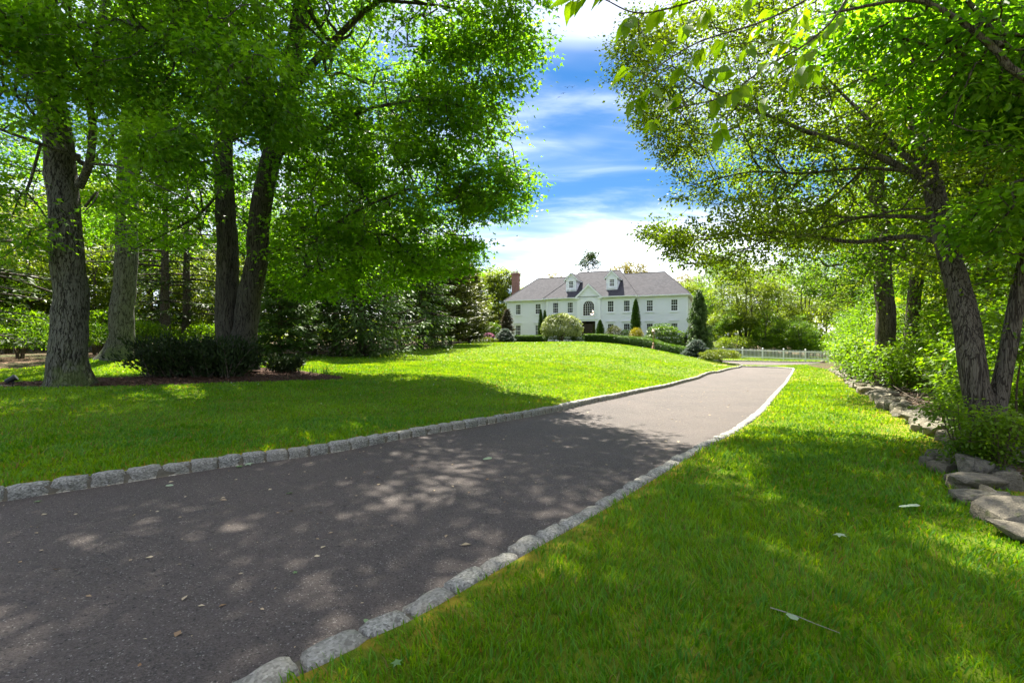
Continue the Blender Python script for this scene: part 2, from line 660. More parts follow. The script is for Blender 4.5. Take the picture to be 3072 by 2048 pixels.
def build_ground():
    pts, edges = [], []
    def add_line(line, closed=False):
        b = len(pts)
        pts.extend([(float(a), float(c)) for a, c in line])
        edges.extend([(b + i, b + i + 1) for i in range(len(line) - 1)])
        if closed:
            edges.append((b + len(line) - 1, b))
    for ln in (LKc, LKo, RKc, RKo, FK, FKo):
        add_line(ln)
    add_line(mulch_poly, True)
    add_line(resample(wood_left, 0.8))
    add_line(resample(wood_right, 0.6))
    lines = np.array(pts)
    def grid(x0, x1, y0, y1, s):
        gx, gy = np.meshgrid(np.arange(x0, x1, s), np.arange(y0, y1, s))
        q = np.stack([gx.ravel(), gy.ravel()], axis=1)
        return q + RNG.uniform(-0.15, 0.15, q.shape) * s
    a = grid(-14, 13, -3, 26, 0.5)
    b = grid(-46, 46, -7, 92, 1.6)
    b = b[~((b[:, 0] > -14) & (b[:, 0] < 13) & (b[:, 1] > -3) & (b[:, 1] < 26))]
    c = grid(-600, 600, -600, 900, 30)
    c = c[~((c[:, 0] > -47) & (c[:, 0] < 47) & (c[:, 1] > -8) & (c[:, 1] < 93))]
    gp = np.vstack([a, b, c])
    keep = np.ones(len(gp), bool)
    for ln in (LKc, LKo, RKc, RKo, FK, FKo):
        keep &= dist_line(gp, ln) > 0.16
    gp = gp[keep]
    pts.extend([(float(p), float(q)) for p, q in gp])
    ov, oe, of, *_ = delaunay_2d_cdt([Vector(p) for p in pts], edges, [], 0, 1e-5)
    V = np.array([(p.x, p.y) for p in ov])
    Fc = np.array([f for f in of if len(f) == 3], dtype=np.int32)
    cen = V[Fc].mean(axis=1)
    cls = np.zeros(len(Fc), int)                    # 0 lawn
    kl = in_poly(cen, np.vstack([LKc, LKo[::-1]]))
    kr = in_poly(cen, np.vstack([RKc, RKo[::-1]]))
    kf = in_poly(cen, np.vstack([FK, FKo[::-1]]))
    w = in_poly(cen, wood_left) | in_poly(cen, wood_right) | (cen[:, 1] > 92) | (np.abs(cen[:, 0]) > 46) | (cen[:, 1] < -7)
    w |= in_poly(cen, wood_back)
    cls[w] = 2
    cls[in_poly(cen, mulch_poly)] = 1
    cls[in_poly(cen, road_poly)] = 3
    cls[kl | kr | kf] = 9
    return V, Fc, cls
GV, GF, GCLS = build_ground()
GT = T(GV)

# --- ground materials
t = NT('lawn_soil')
v = t.coord('Object')
a = t.noise(v, 0.35, 5, 0.6)
b = t.noise(v, 9.0, 6, 0.7)
cc = t.noise(v, 60.0, 4, 0.7)
col = t.mix(a, (0.080, 0.125, 0.006), (0.125, 0.170, 0.008))
col = t.mix(t.range(b, 0.35, 0.75), t.mix(0.3, col, (0.04, 0.075, 0.010)), col)
sep_ = t.n('ShaderNodeTexCoord')
mp = t.n('ShaderNodeMapping')
mp.inputs['Rotation'].default_value = (0, 0, R(62))
t.l(sep_.outputs['Object'], mp.inputs[0])
wv = t.n('ShaderNodeTexWave', wave_type='BANDS', bands_direction='X', wave_profile='SIN')
wv.inputs['Scale'].default_value = 0.32
wv.inputs['Distortion'].default_value = 1.2
wv.inputs['Detail'].default_value = 1.0
t.l(mp.outputs[0], wv.inputs['Vector'])
col = t.mix(t.range(wv.outputs['Fac'], 0.3, 0.7, 0.0, 0.22), col, (0.155, 0.195, 0.010))
col = t.mix(t.math('MULTIPLY', t.attr('moss'), t.range(t.noise(v, 7.0, 4, 0.6), 0.4, 0.6)), col, (0.26, 0.20, 0.02))
hh = t.math('ADD', t.math('MULTIPLY', cc, 0.6), t.math('MULTIPLY', b, 0.6))
M_LAWN = t.done(t.principled(col, 0.85, 0.1, t.bump(hh, 0.9, 0.03)))

t = NT('mulch')
v = t.coord('Object')
ch = t.voronoi(t.coord('Object', (1, 1.6, 1)), 38.0, 'F1', 'Color')
cd = t.voronoi(t.coord('Object', (1, 1.6, 1)), 38.0, 'F1', 'Distance')
hsv = t.n('ShaderNodeSeparateColor')
t.l(ch, hsv.inputs[0])
col = t.ramp(hsv.outputs[0], [(0.0, (0.030, 0.014, 0.009)), (0.6, (0.075, 0.035, 0.02)), (1.0, (0.17, 0.10, 0.07))])
M_MULCH = t.done(t.principled(col, 0.9, 0.15, t.bump(t.math('ADD', cd, t.noise(v, 20, 4)), 1.0, 0.04)))

t = NT('forest_floor')
v = t.coord('Object')
ch = t.voronoi(v, 16.0, 'F1', 'Color')
hsv = t.n('ShaderNodeSeparateColor')
t.l(ch, hsv.inputs[0])
col = t.ramp(hsv.outputs[0], [(0.0, (0.035, 0.022, 0.012)), (0.5, (0.09, 0.055, 0.03)), (1.0, (0.20, 0.13, 0.08))])
col = t.mix(t.range(t.noise(v, 0.8, 4), 0.45, 0.65, 0, 0.8), col, (0.03, 0.065, 0.01))
M_WOOD = t.done(t.principled(col, 0.9, 0.15, t.bump(t.math('ADD', hsv.outputs[1], t.noise(v, 12, 5)), 1.0, 0.05)))

t = NT('asphalt')
v = t.coord('Object')
agg = t.voronoi(v, 150.0, 'F1', 'Color')
ag = t.n('ShaderNodeSeparateColor')
t.l(agg, ag.inputs[0])
agd = t.voronoi(v, 150.0, 'F1', 'Distance')
big = t.noise(v, 0.7, 5, 0.6)
mid = t.noise(v, 9.0, 5, 0.65)
pit = t.noise(v, 42.0, 3, 0.6)
col = t.mix(ag.outputs[0], (0.046, 0.039, 0.034), (0.118, 0.098, 0.087))
col = t.mix(t.range(big, 0.3, 0.7, 0.0, 0.5), col, (0.122, 0.097, 0.084))
col = t.mix(t.range(mid, 0.55, 0.75, 0.0, 0.6), col, (0.050, 0.046, 0.046))
col = t.mix(t.range(pit, 0.60, 0.70, 0.0, 0.85), col, (0.018, 0.017, 0.018))
col = t.mix(t.range(ag.outputs[1], 0.965, 0.985), col, (0.24, 0.22, 0.20))
hh = t.math('SUBTRACT', t.math('ADD', agd, t.math('MULTIPLY', mid, 0.4)), t.math('MULTIPLY', t.range(pit, 0.58, 0.7), 0.8))
M_ASPH = t.done(t.principled(col, 0.8, 0.3, t.bump(hh, 0.8, 0.012)))

def ground_piece(name, k, mat, lift, extra=None):
    sel = GF[GCLS == k]
    used, inv = np.unique(sel.ravel(), return_inverse=True)
    Vv = np.c_[GV[used], GT[used] + lift]
    at = {}
    if k == 0:
        dk = np.minimum(dist_line(GV[used], RKo), dist_line(GV[used], LKo))
        dw = dist_line(GV[used], wall_line)
        at['moss'] = np.clip(np.maximum(1 - dw / 0.9, 0.9 - dk / 0.28), 0, 1)
    me = mesh_np(name, Vv, inv.reshape(-1, 3).astype(np.int32), [mat], smooth=True, attrs=at)
    return tag(obj(name, me), kind='structure')
ground_piece('lawn', 0, M_LAWN, LIFT)
ground_piece('mulch_bed', 1, M_MULCH, LIFT)
ground_piece('ground', 2, M_WOOD, LIFT)
ground_piece('driveway', 3, M_ASPH, 0.0)

# ------------------------------------------------------------------ kerbs of granite blocks
t = NT('granite')
v = t.coord('Object')
oi = t.n('ShaderNodeObjectInfo')
sp = t.voronoi(v, 90.0, 'F1', 'Color')
s2 = t.n('ShaderNodeSeparateColor')
t.l(sp, s2.inputs[0])
col = t.ramp(s2.outputs[0], [(0.0, (0.10, 0.10, 0.09)), (0.45, (0.24, 0.245, 0.215)), (0.85, (0.36, 0.36, 0.32)), (1.0, (0.46, 0.45, 0.41))])
col = t.mix(t.range(oi.outputs['Random'], 0.0, 1.0, 0.0, 0.45, False), col, (0.33, 0.30, 0.24))
col = t.mix(t.range(t.noise(v, 7.0, 5, 0.65), 0.52, 0.72, 0, 0.75), col, (0.13, 0.13, 0.09))
M_GRAN = t.done(t.principled(col, 0.85, 0.2, t.bump(t.math('ADD', t.noise(v, 28, 6, 0.7), t.math('MULTIPLY', s2.outputs[1], 0.2)), 1.0, 0.025)))
M_MORT = plain('mortar', (0.11, 0.10, 0.075), 0.95, 0.1, var=0.4, nscale=30, bump=0.6)

def block_mesh(seed, lx=0.235, ly=0.125, lz=0.17):
    bm = bmesh.new()
    bmesh.ops.create_cube(bm, size=1.0)
    bmesh.ops.subdivide_edges(bm, edges=bm.edges[:], cuts=3, use_grid_fill=True)
    for vv in bm.verts:
        p = vv.co.copy()
        q = Vector((abs(p.x) * 2, abs(p.y) * 2, abs(p.z) * 2))
        k = (q.x ** 9 + q.y ** 6 + q.z ** 6) ** (1 / 7.0)
        p = p / max(k, 0.55) if k > 0 else p
        n3 = noise.noise_vector(Vector((p.x * 3.1 + seed * 7.3, p.y * 2.7, p.z * 3.3 + seed)))
        n4 = noise.noise_vector(Vector((p.x * 8 + seed * 3.3, p.y * 8 + seed, p.z * 8)))
        p = p + n3 * 0.09 + n4 * 0.035
        vv.co = Vector((p.x * lx, p.y * ly, p.z * lz))
    me = bpy.data.meshes.new('kerb_stone')
    bm.to_mesh(me)
    bm.free()
    me.polygons.foreach_set('use_smooth', [True] * len(me.polygons))
    me.materials.append(M_GRAN)
    return me
BLOCKS = [block_mesh(i) for i in range(9)]

def kerb(line, side, label, top, d0):
    """line: road edge; side +1 lawn to the left of travel"""
    mid = offset(line, side * 0.068)
    s = np.concatenate([[0], np.cumsum(np.linalg.norm(np.diff(mid, axis=0), axis=1))])
    root = empty('kerb', (mid[0, 0], mid[0, 1], float(T(mid[:1])[0])), label, 'kerb')
    pos, placed = d0, []
    while pos < s[-1] - 0.15 and len(placed) < 290:
        ln = RNG.uniform(0.225, 0.285)
        m = pos + ln / 2
        c = np.array([np.interp(m, s, mid[:, 0]), np.interp(m, s, mid[:, 1])])
        c2 = np.array([np.interp(m + 0.1, s, mid[:, 0]), np.interp(m + 0.1, s, mid[:, 1])])
        ang = math.atan2(c2[1] - c[1], c2[0] - c[0])
        placed.append((c, ang, ln))
        pos += ln + RNG.uniform(0.004, 0.012)
    zz_ = T(np.array([p[0] for p in placed]))
    for (c, ang, ln), z in zip(placed, zz_):
        o = obj('stone', BLOCKS[int(RNG.integers(len(BLOCKS)))], root,
                (c[0] - root.location.x, c[1] - root.location.y, z + top - 0.085 + RNG.uniform(-0.008, 0.008) - root.location.z),
                (RNG.uniform(-.05, .05), RNG.uniform(-.03, .03), ang + RNG.uniform(-.05, .05) + (math.pi if RNG.random() < .5 else 0)),
                (ln / 0.235, RNG.uniform(0.98, 1.18), RNG.uniform(0.95, 1.08)))
    # bedding under and behind the stones
    a, b = offset(line, side * 0.012), offset(line, side * 0.15)
    za = T(line)
    n = len(line)
    o3 = np.array(root.location)
    V = np.vstack([np.c_[a, za - 0.03], np.c_[a, za + top - 0.035], np.c_[b, za + top - 0.03], np.c_[b, za - 0.05]]) - o3
    i = np.arange(n - 1)
    Q = np.vstack([np.stack([i + k * n, i + 1 + k * n, i + 1 + (k + 1) * n, i + (k + 1) * n], axis=1) for k in range(3)])
    me = mesh_np('mortar_bed', V, Q, [M_MORT], smooth=False)
    obj('mortar_bed', me, root)
    return root
kerb(LKc, 1, 'row of grey granite blocks edging the left side of the driveway', 0.115, 5.4)
kerb(RKc, -1, 'row of pale granite blocks edging the right side of the driveway', 0.10, 3.6)
kerb(FK, -1, 'low granite kerb across the far end before the white fence', 0.10, 0.0)
# ------------------------------------------------------------------ house
TH = R(23.8)
HOX, HOY = -1.01, 70.62
EAVE, BASE = 7.34, 1.15
ct, st = math.cos(TH), math.sin(TH)
def h_s(u, w):
    """distance along the facade of photo column u in the plane w"""
    k = (u - 1536) / F
    # x = HOX + ct*s + st*w ; y = HOY - st*s + ct*w
    return (k * (HOY + ct * w) - HOX - st * w) / (ct + k * st)
def h_z(v, s, w):
    return CAMZ - (v - 1024) / F * (HOY - st * s + ct * w)

t = NT('white_clapboard_paint')
v = t.coord('Object')
f = t.noise(v, 3.0, 4, 0.6)
M_WHITE = t.done(t.principled(t.mix(f, (0.74, 0.755, 0.765), (0.80, 0.81, 0.815)), 0.55, 0.3))
M_TRIM = plain('white_trim_paint', (0.80, 0.81, 0.81), 0.45, 0.35, var=0.03)
t = NT('asphalt_shingle')
v = t.coord('Object')
br = t.n('ShaderNodeTexBrick')
mpn = t.n('ShaderNodeMapping')
cmb = t.n('ShaderNodeCombineXYZ')
spx = t.n('ShaderNodeSeparateXYZ')
t.l(v, spx.inputs[0])
hx = t.math('ADD', spx.outputs[0], t.math('MULTIPLY', spx.outputs[1], 0.0))
t.l(hx, cmb.inputs[0])
t.l(t.math('MULTIPLY', spx.outputs[2], 1.75), cmb.inputs[1])
t.l(cmb.outputs[0], br.inputs['Vector'])
br.inputs['Scale'].default_value = 1.0
br.inputs['Brick Width'].default_value = 0.30
br.inputs['Row Height'].default_value = 0.20
br.inputs['Mortar Size'].default_value = 0.016
br.inputs['Color1'].default_value = (0.038, 0.037, 0.043, 1)
br.inputs['Color2'].default_value = (0.070, 0.068, 0.075, 1)
br.inputs['Mortar'].default_value = (0.022, 0.022, 0.026, 1)
col = t.mix(t.range(t.noise(v, 0.5, 4), 0.3, 0.7, 0, 0.25), br.outputs['Color'], (0.070, 0.064, 0.067))
col = t.mix(t.range(t.noise(v, 40, 3), 0.3, 0.7, 0, 0.35), col, (0.06, 0.06, 0.066))
M_ROOF = t.done(t.principled(col, 0.9, 0.15, t.bump(br.outputs['Fac'], -0.6, 0.03)))
# window glass: clear with a mirror sheen
t = NT('window_glass')
gl = t.n('ShaderNodeBsdfGlossy')
gl.inputs['Roughness'].default_value = 0.02
gl.inputs['Color'].default_value = (0.8, 0.85, 0.85, 1)
tp = t.n('ShaderNodeBsdfTransparent')
tp.inputs['Color'].default_value = (0.55, 0.58, 0.57, 1)
fr = t.n('ShaderNodeFresnel')
fr.inputs['IOR'].default_value = 1.5
mx = t.n('ShaderNodeMixShader')
t.l(t.math('ADD', fr.outputs[0], 0.03), mx.inputs[0])
t.l(tp.outputs[0], mx.inputs[1])
t.l(gl.outputs[0], mx.inputs[2])
M_GLASS = t.done(mx.outputs[0])
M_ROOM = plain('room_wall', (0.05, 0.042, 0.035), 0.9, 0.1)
M_CURT = plain('curtain', (0.42, 0.44, 0.44), 0.9, 0.1)
M_DOOR = plain('dark_brown_door', (0.028, 0.017, 0.012), 0.4, 0.4)
M_DTRIM = plain('dark_shadow_cap', (0.30, 0.31, 0.31), 0.6, 0.2)

house = empty('house', (HOX, HOY, 0), 'large white clapboard house with grey shingle roof on the rise', 'house', rz=-TH)

# --- openings (s centre, half width, z0, z1), each by facade plane
W_WING, W_CEN, W_ENT = 0.0, -0.8, -1.05
S0, S1 = 0.35, 25.15
C0, C1 = 6.65, 18.85
E0, E1 = 11.15, 14.35
up = {}
def win(u, w, up_):
    s = h_s(u, w)
    z0, z1 = (5.27, 6.72) if up_ else (2.15, 3.72)
    return [s, 0.40, z0, z1]
wing_w = [win(u, W_WING, a) for u in (1554.8, 1614.3, 1949.3, 2023) for a in (True, False)]
cen_w = [win(u, W_CEN, a) for u in (1667, 1711, 1832, 1880.3) for a in (True, False)]
EC = 0.5 * (E0 + E1)
arch = dict(s=EC, hw=0.74, z0=4.86, zs=6.09, r=0.74)
door = dict(s=EC, hw=0.92, z0=1.75, z1=4.10)
print('house windows', [round(a[0], 2) for a in wing_w + cen_w], 'entry', h_s(1732, W_ENT), h_s(1803, W_ENT), h_s(1766, W_ENT))

def holes_at(z, wins, pad=0.0):
    return sorted((s - hw - pad, s + hw + pad) for s, hw, a, b in wins if a - pad < z < b + pad)

def clap(mb, s0, s1, z0, z1, place, wins=(), gable=None, pitch=0.165, arch_=None):
    """lapped boards; place(s, out, z) -> local point; out = distance proud of the wall"""
    z = z0
    while z < z1 - 1e-4:
        zt = min(z + pitch, z1)
        zm = 0.5 * (z + zt)
        a, b = s0, s1
        if gable:
            hw = gable(zm)
            a, b = gable.c - hw, gable.c + hw
            if hw <= 0.03:
                break
        cuts = holes_at(zm, wins)
        if arch_ and arch_['z0'] < zm:
            h = zm - arch_['zs']
            hw = arch_['hw'] if h <= 0 else (math.sqrt(max(0, arch_['r'] ** 2 - h * h)) if h < arch_['r'] else 0)
            if hw > 0:
                cuts = sorted(cuts + [(arch_['s'] - hw, arch_['s'] + hw)])
        segs, x = [], a
        for c0, c1 in cuts:
            if c1 <= a or c0 >= b:
                continue
            if c0 > x:
                segs.append((x, c0))
            x = max(x, c1)
        if x < b:
            segs.append((x, b))
        for p, q in segs:
            V = [place(p, 0.028, z), place(q, 0.028, z), place(q, 0.004, zt), place(p, 0.004, zt), place(p, 0.0, z), place(q, 0.0, z)]
            mb.add(V, [(0, 1, 2, 3), (4, 5, 1, 0)])
        z = zt

def fplane(w):
    return lambda s, o, z: (s, w - o, z)
def back_wall(mb, s0, s1, z0, z1, w, wins, arch_=None):
    pass

# --- siding
mb = MB()
clap(mb, S0, C0, BASE, EAVE - 0.30, fplane(W_WING), wing_w)
mb.build('siding', M_WHITE, house, fixn=False)
mb = MB()
clap(mb, C1, S1, BASE, EAVE - 0.30, fplane(W_WING), wing_w)
mb.build('siding', M_WHITE, house, fixn=False)
mb = MB()
clap(mb, C0, E0, BASE, EAVE, fplane(W_CEN), cen_w)
mb.build('siding', M_WHITE, house, fixn=False)
mb = MB()
clap(mb, E1, C1, BASE, EAVE, fplane(W_CEN), cen_w)
mb.build('siding', M_WHITE, house, fixn=False)
mb = MB()
dwin = [[door['s'], door['hw'], door['z0'] - 0.6, door['z1']]]
clap(mb, E0, E1, BASE, EAVE, fplane(W_ENT), dwin, arch_=arch)
class Gab:
    c = EC
    def __init__(s, half, z0, rise): s.h, s.z0, s.r = half, z0, rise
    def __call__(s, z): return s.h * (1 - (z - s.z0) / s.r)
GH, GR = 1.60, 1.62
clap(mb, E0, E1, EAVE, EAVE + GR, fplane(W_ENT), (), gable=Gab(GH, EAVE, GR))
mb.build('siding', M_WHITE, house, fixn=False)
# right end wall, returns of the centre block and the entry, rear walls closing the shell
mb = MB()
clap(mb, W_WING, 10.0, BASE, EAVE - 0.3, lambda s, o, z: (S1 + o, s, z))
mb.build('siding', M_WHITE, house, fixn=False)
mb = MB()
clap(mb, 0, 10.0, BASE, EAVE - 0.3, lambda s, o, z: (S0 - o, s, z))
mb.build('siding', M_WHITE, house, fixn=False)
mb = MB()
mb.add([(C0, W_CEN, BASE), (C0, 0, BASE), (C0, 0, EAVE), (C0, W_CEN, EAVE)], [(0, 1, 2, 3)])
mb.add([(C1, W_CEN, BASE), (C1, 0, BASE), (C1, 0, EAVE), (C1, W_CEN, EAVE)], [(0, 1, 2, 3)])
mb.add([(E0, W_ENT, BASE), (E0, W_CEN, BASE), (E0, W_CEN, EAVE), (E0, W_ENT, EAVE)], [(0, 1, 2, 3)])
mb.add([(E1, W_ENT, BASE), (E1, W_CEN, BASE), (E1, W_CEN, EAVE), (E1, W_ENT, EAVE)], [(0, 1, 2, 3)])
mb.add([(S0, 10, BASE), (S1, 10, BASE), (S1, 10, EAVE), (S0, 10, EAVE)], [(0, 1, 2, 3)])
mb.build('wall', M_WHITE, house, fixn=False)
# rooms behind the glass: floors, partitions and a back wall
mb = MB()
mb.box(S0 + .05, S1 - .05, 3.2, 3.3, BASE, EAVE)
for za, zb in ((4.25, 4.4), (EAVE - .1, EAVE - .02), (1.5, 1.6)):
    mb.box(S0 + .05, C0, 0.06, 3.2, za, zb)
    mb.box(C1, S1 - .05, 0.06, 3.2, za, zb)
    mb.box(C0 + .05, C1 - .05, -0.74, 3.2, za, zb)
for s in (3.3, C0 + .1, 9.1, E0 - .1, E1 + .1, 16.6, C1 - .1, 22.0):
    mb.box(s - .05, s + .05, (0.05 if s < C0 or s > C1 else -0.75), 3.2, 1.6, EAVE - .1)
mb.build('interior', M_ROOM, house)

# --- roof: long hip over the wings, a taller hip over the centre, gable over the entry
SL = 0.678
def hip(s0, s1, w0, w1, z, runs):
    wr = 0.5 * (w0 + w1)
    zr = z + SL * (wr - w0)
    a, b = s0 + runs[0], s1 - runs[1]
    V = [(s0, w0, z), (s1, w0, z), (s1, w1, z), (s0, w1, z), (a, wr, zr), (b, wr, zr)]
    return V, [(0, 1, 5, 4), (1, 2, 5), (2, 3, 4, 5), (3, 0, 4)], zr
mb = MB()
V, Fc, zr1 = hip(0.0, 25.5, -0.35, 10.35, EAVE, (3.2, 3.7))
mb.add(V, Fc)
V2, Fc2, zr2 = hip(6.3, 19.2, -1.15, 11.15, EAVE + 0.004, (3.45, 3.45))
mb.add(V2, Fc2)
roof = mb.build('roof', M_ROOF, house, fixn=False)
mb = MB()
def capline(a, b, w=0.11, h=0.03):
    a, b = np.array(a, float), np.array(b, float)
    mb.tube([a + (0, 0, 0.005), b + (0, 0, 0.005)], 0.055, 5)
capline(V[4], V[5]); capline(V2[4], V2[5])
capline(V[1], V[5]); capline(V[0], V[4]); capline(V2[0], V2[4]); capline(V2[1], V2[5])
kid(roof, obj('ridge_cap', mb.mesh('ridge_cap', M_ROOF)))
# gable roof over the entry
apex = EAVE + 1.76
gw = 1.84
wi = -1.15 + (apex - EAVE) / SL
mb = MB()
for sg in (-1, 1):
    e = (EC + sg * gw, -1.30, EAVE + 0.02)
    mb.add([(EC, -1.30, apex), e, (EC + sg * gw, -1.15 + 0.02 / SL, EAVE + 0.02), (EC, wi, apex)], [(0, 1, 2, 3)])
kid(roof, obj('entry_gable_roof', mb.mesh('entry_gable_roof', M_ROOF, fixn=False)))

# --- cornice: fascia, gutter, soffit and frieze along the eaves
mb = MB()
def eave(s0, s1, w):
    mb.box(s0, s1, w - 0.02, w + 0.05, EAVE - 0.20, EAVE - 0.01)
    mb.box(s0 - .02, s1 + .02, w - 0.13, w - 0.022, EAVE - 0.13, EAVE - 0.015)      # gutter
eave(0.0, 6.3, -0.35)
eave(19.2, 25.5, -0.35)
eave(6.3, E0 - .30, -1.15)
eave(E1 + .30, 19.2, -1.15)
mb.box(0.0, 25.5, -0.298, 10.2, EAVE - 0.22, EAVE - 0.205)                         # soffit
mb.box(6.3, 19.2, -1.098, -0.36, EAVE - 0.223, EAVE - 0.208)
mb.box(25.45, 25.52, -0.30, 10.3, EAVE - 0.20, EAVE - 0.01)
mb.box(-0.02, 0.05, -0.30, 10.3, EAVE - 0.20, EAVE - 0.01)
mb.box(6.28, 6.35, -1.1, -0.36, EAVE - 0.20, EAVE - 0.012)
mb.box(19.15, 19.22, -1.1, -0.36, EAVE - 0.20, EAVE - 0.012)
mb.build('cornice', M_TRIM, house)
mb = MB()
for a_, b_, w_ in ((S0, C0 - .01, 0.0), (C1 + .01, S1, 0.0), (C0, E0 - .02, W_CEN), (E1 + .02, C1, W_CEN)):
    mb = MB()
    mb.box(a_, b_, w_ - 0.045, w_, EAVE - 0.50, EAVE - 0.23)
    mb.build('frieze_board', M_TRIM, house)
mb = MB()
for sg in (-1, 1):
    # raking boards of the gable with a return at the foot
    a, b = np.array([EC, apex - 0.03]), np.array([EC + sg * gw, EAVE - 0.01])
    d = b - a
    d /= np.linalg.norm(d)
    nn = np.array([d[1], -d[0]]) * (1 if sg > 0 else -1)
    poly = [tuple(a), tuple(b), tuple(b + nn * 0.22), tuple(a + nn * 0.22 / max(0.3, abs(nn[1])) * 0.75)]
    if sg < 0:
        poly = [tuple(a), tuple(b), tuple(b + nn * 0.22), (EC, a[1] - 0.23)]
    else:
        poly = [tuple(a), tuple(b), tuple(b + nn * 0.22), (EC, a[1] - 0.23)]
    mb.prism(poly, 1, -1.30 + 0.003 * sg, -1.12)
    mb.box(min(EC + sg * 1.28, EC + sg * gw), max(EC + sg * 1.28, EC + sg * gw), -1.28, -0.86, EAVE - 0.26, EAVE - 0.05)
mb.build('gable_trim', M_TRIM, house)
# corner boards and pilasters
for s, w, hw in ((S0 + .1, 0, .11), (S1 - .1, 0, .11), (C0 + .13, W_CEN, .13), (C1 - .13, W_CEN, .13), (E0 + .2, W_ENT, .2), (E1 - .2, W_ENT, .2)):
    mb = MB()
    mb.box(s - hw, s + hw, w - 0.055, w - 0.002, BASE, EAVE - 0.27)
    mb.build('corner_board', M_TRIM, house)
for s, w in ((0.16, -0.06), (C0 - .05, -0.12), (C1 + .14, -0.12)):
    mb = MB()
    e = -0.45 if s < 1 else -1.2
    pts = [(s, (e if s > 1 else -0.42), EAVE - .12), (s, (e if s > 1 else -0.42), EAVE - .25), (s + (.22 if s < 1 else 0), w - .02, EAVE - .62), (s + (.22 if s < 1 else 0), w, BASE)]
    mb.tube(catmull(pts, 4), 0.042, 6)
    mb.build('downspout', M_TRIM, house, smooth=True)

# --- windows
def window(parent, s, hw, z0, z1, w, cols=3, rows=2, head=True, name='window', curtain=0.0):
    """frame > sash bars, glass, head cap, sill"""
    mb = MB()
    c = 0.115
    y0, y1 = w - 0.065, w + 0.03
    mb.box(s - hw - c, s - hw, y0, y1, z0 - c, z1 + c)
    mb.box(s + hw, s + hw + c, y0, y1, z0 - c, z1 + c)
    mb.box(s - hw, s + hw, y0, y1, z1, z1 + c)
    mb.box(s - hw, s + hw, y0, y1, z0 - c, z0)
    f = mb.build(name, M_TRIM, parent)
    mb = MB()
    zm = 0.5 * (z0 + z1)
    ya, yb = w - 0.02, w + 0.012
    mb.box(s - hw, s - hw + .045, ya, yb, z0, z1)
    mb.box(s + hw - .045, s + hw, ya, yb, z0, z1)
    mb.box(s - hw + .045, s + hw - .045, ya - .004, yb, zm - .035, zm + .035)
    mb.box(s - hw + .045, s + hw - .045, ya, yb, z1 - .05, z1)
    mb.box(s - hw + .045, s + hw - .045, ya, yb, z0, z0 + .06)
    for za, zb in ((z0 + .06, zm - .035), (zm + .035, z1 - .05)):
        for i in range(1, cols):
            x = s - hw + .045 + (2 * hw - .09) * i / cols
            mb.box(x - .014, x + .014, ya + .004, yb - .004, za, zb)
        for j in range(1, rows):
            zc = za + (zb - za) * j / rows
            mb.box(s - hw + .045, s + hw - .045, ya + .006, yb - .006, zc - .014, zc + .014)
    kid(f, obj('sash', mb.mesh('sash', M_TRIM)))
    mb = MB()
    mb.add([(s - hw + .04, w + .004, z0 + .05), (s + hw - .04, w + .004, z0 + .05), (s + hw - .04, w + .004, z1 - .04), (s - hw + .04, w + .004, z1 - .04)], [(0, 1, 2, 3)])
    kid(f, obj('pane', mb.mesh('pane', M_GLASS)))
    if head:
        mb = MB()
        mb.box(s - hw - c - .06, s + hw + c + .06, w - 0.05, w - .004, z1 + c + .003, z1 + c + .16)
        mb.box(s - hw - c - .13, s + hw + c + .13, w - 0.17, w - .004, z1 + c + .163, z1 + c + .215)
        kid(f, obj('head_cap', mb.mesh('head_cap', M_TRIM)))
    mb = MB()
    mb.box(s - hw - c - .05, s + hw + c + .05, w - 0.12, w - .004, z0 - c - .055, z0 - c - .003)
    kid(f, obj('sill', mb.mesh('sill', M_TRIM)))
    if curtain:
        mb = MB()
        for sg in (-1, 1):
            x0 = s + sg * (hw - .02)
            n = 7
            pts = [(x0 - sg * curtain * i / n, w + .12 + .025 * (i % 2)) for i in range(n + 1)]
            for i in range(n):
                (a, p), (b, q) = pts[i], pts[i + 1]
                mb.add([(a, p, z0), (b, q, z0), (b, q, z1), (a, p, z1)], [(0, 1, 2, 3)])
        kid(f, obj('curtain', mb.mesh('curtain', M_CURT)))
    return f
for i, (s, hw, a, b) in enumerate(wing_w):
    window(house, s, hw, a, b, W_WING, curtain=(0.16 if i in (0, 1, 3, 7) else 0))
for i, (s, hw, a, b) in enumerate(cen_w):
    window(house, s, hw, a, b, W_CEN, curtain=(0.2 if i in (0, 2, 6) else 0))

# --- arched window over the door
mb = MB()
n = 20
def archpts(r, z0, zs, c):
    p = [(c + r, z0)] + [(c + r * math.cos(math.pi * k / n), zs + r * math.sin(math.pi * k / n)) for k in range(n + 1)] + [(c - r, z0)]
    return p
inn, outp = archpts(arch['r'], arch['z0'], arch['zs'], EC), archpts(arch['r'] + .17, arch['z0'], arch['zs'], EC)
for i in range(len(inn) - 1):
    q = [inn[i], outp[i], outp[i + 1], inn[i + 1]]
    mb.prism(q, 1, W_ENT - 0.07, W_ENT + .02)
mb.box(EC - .95, EC + .95, W_ENT - 0.12, W_ENT - .004, arch['z0'] - .14, arch['z0'] - .03)
mb.prism([(EC - .10, arch['zs'] + .90), (EC + .10, arch['zs'] + .90), (EC + .14, arch['zs'] + 1.10), (EC - .14, arch['zs'] + 1.10)], 1, W_ENT - .10, W_ENT - .005)
aw = mb.build('arched_window', M_TRIM, house)
aw['label'] = 'tall arched window with interlaced gothic tracery above the door'
mb = MB()
ya, yb = W_ENT - 0.02, W_ENT + 0.012
r = arch['r']
cols = 5
for i in range(1, cols):
    x = EC - r + 2 * r * i / cols
    mb.box(x - .016, x + .016, ya, yb, arch['z0'], arch['zs'])
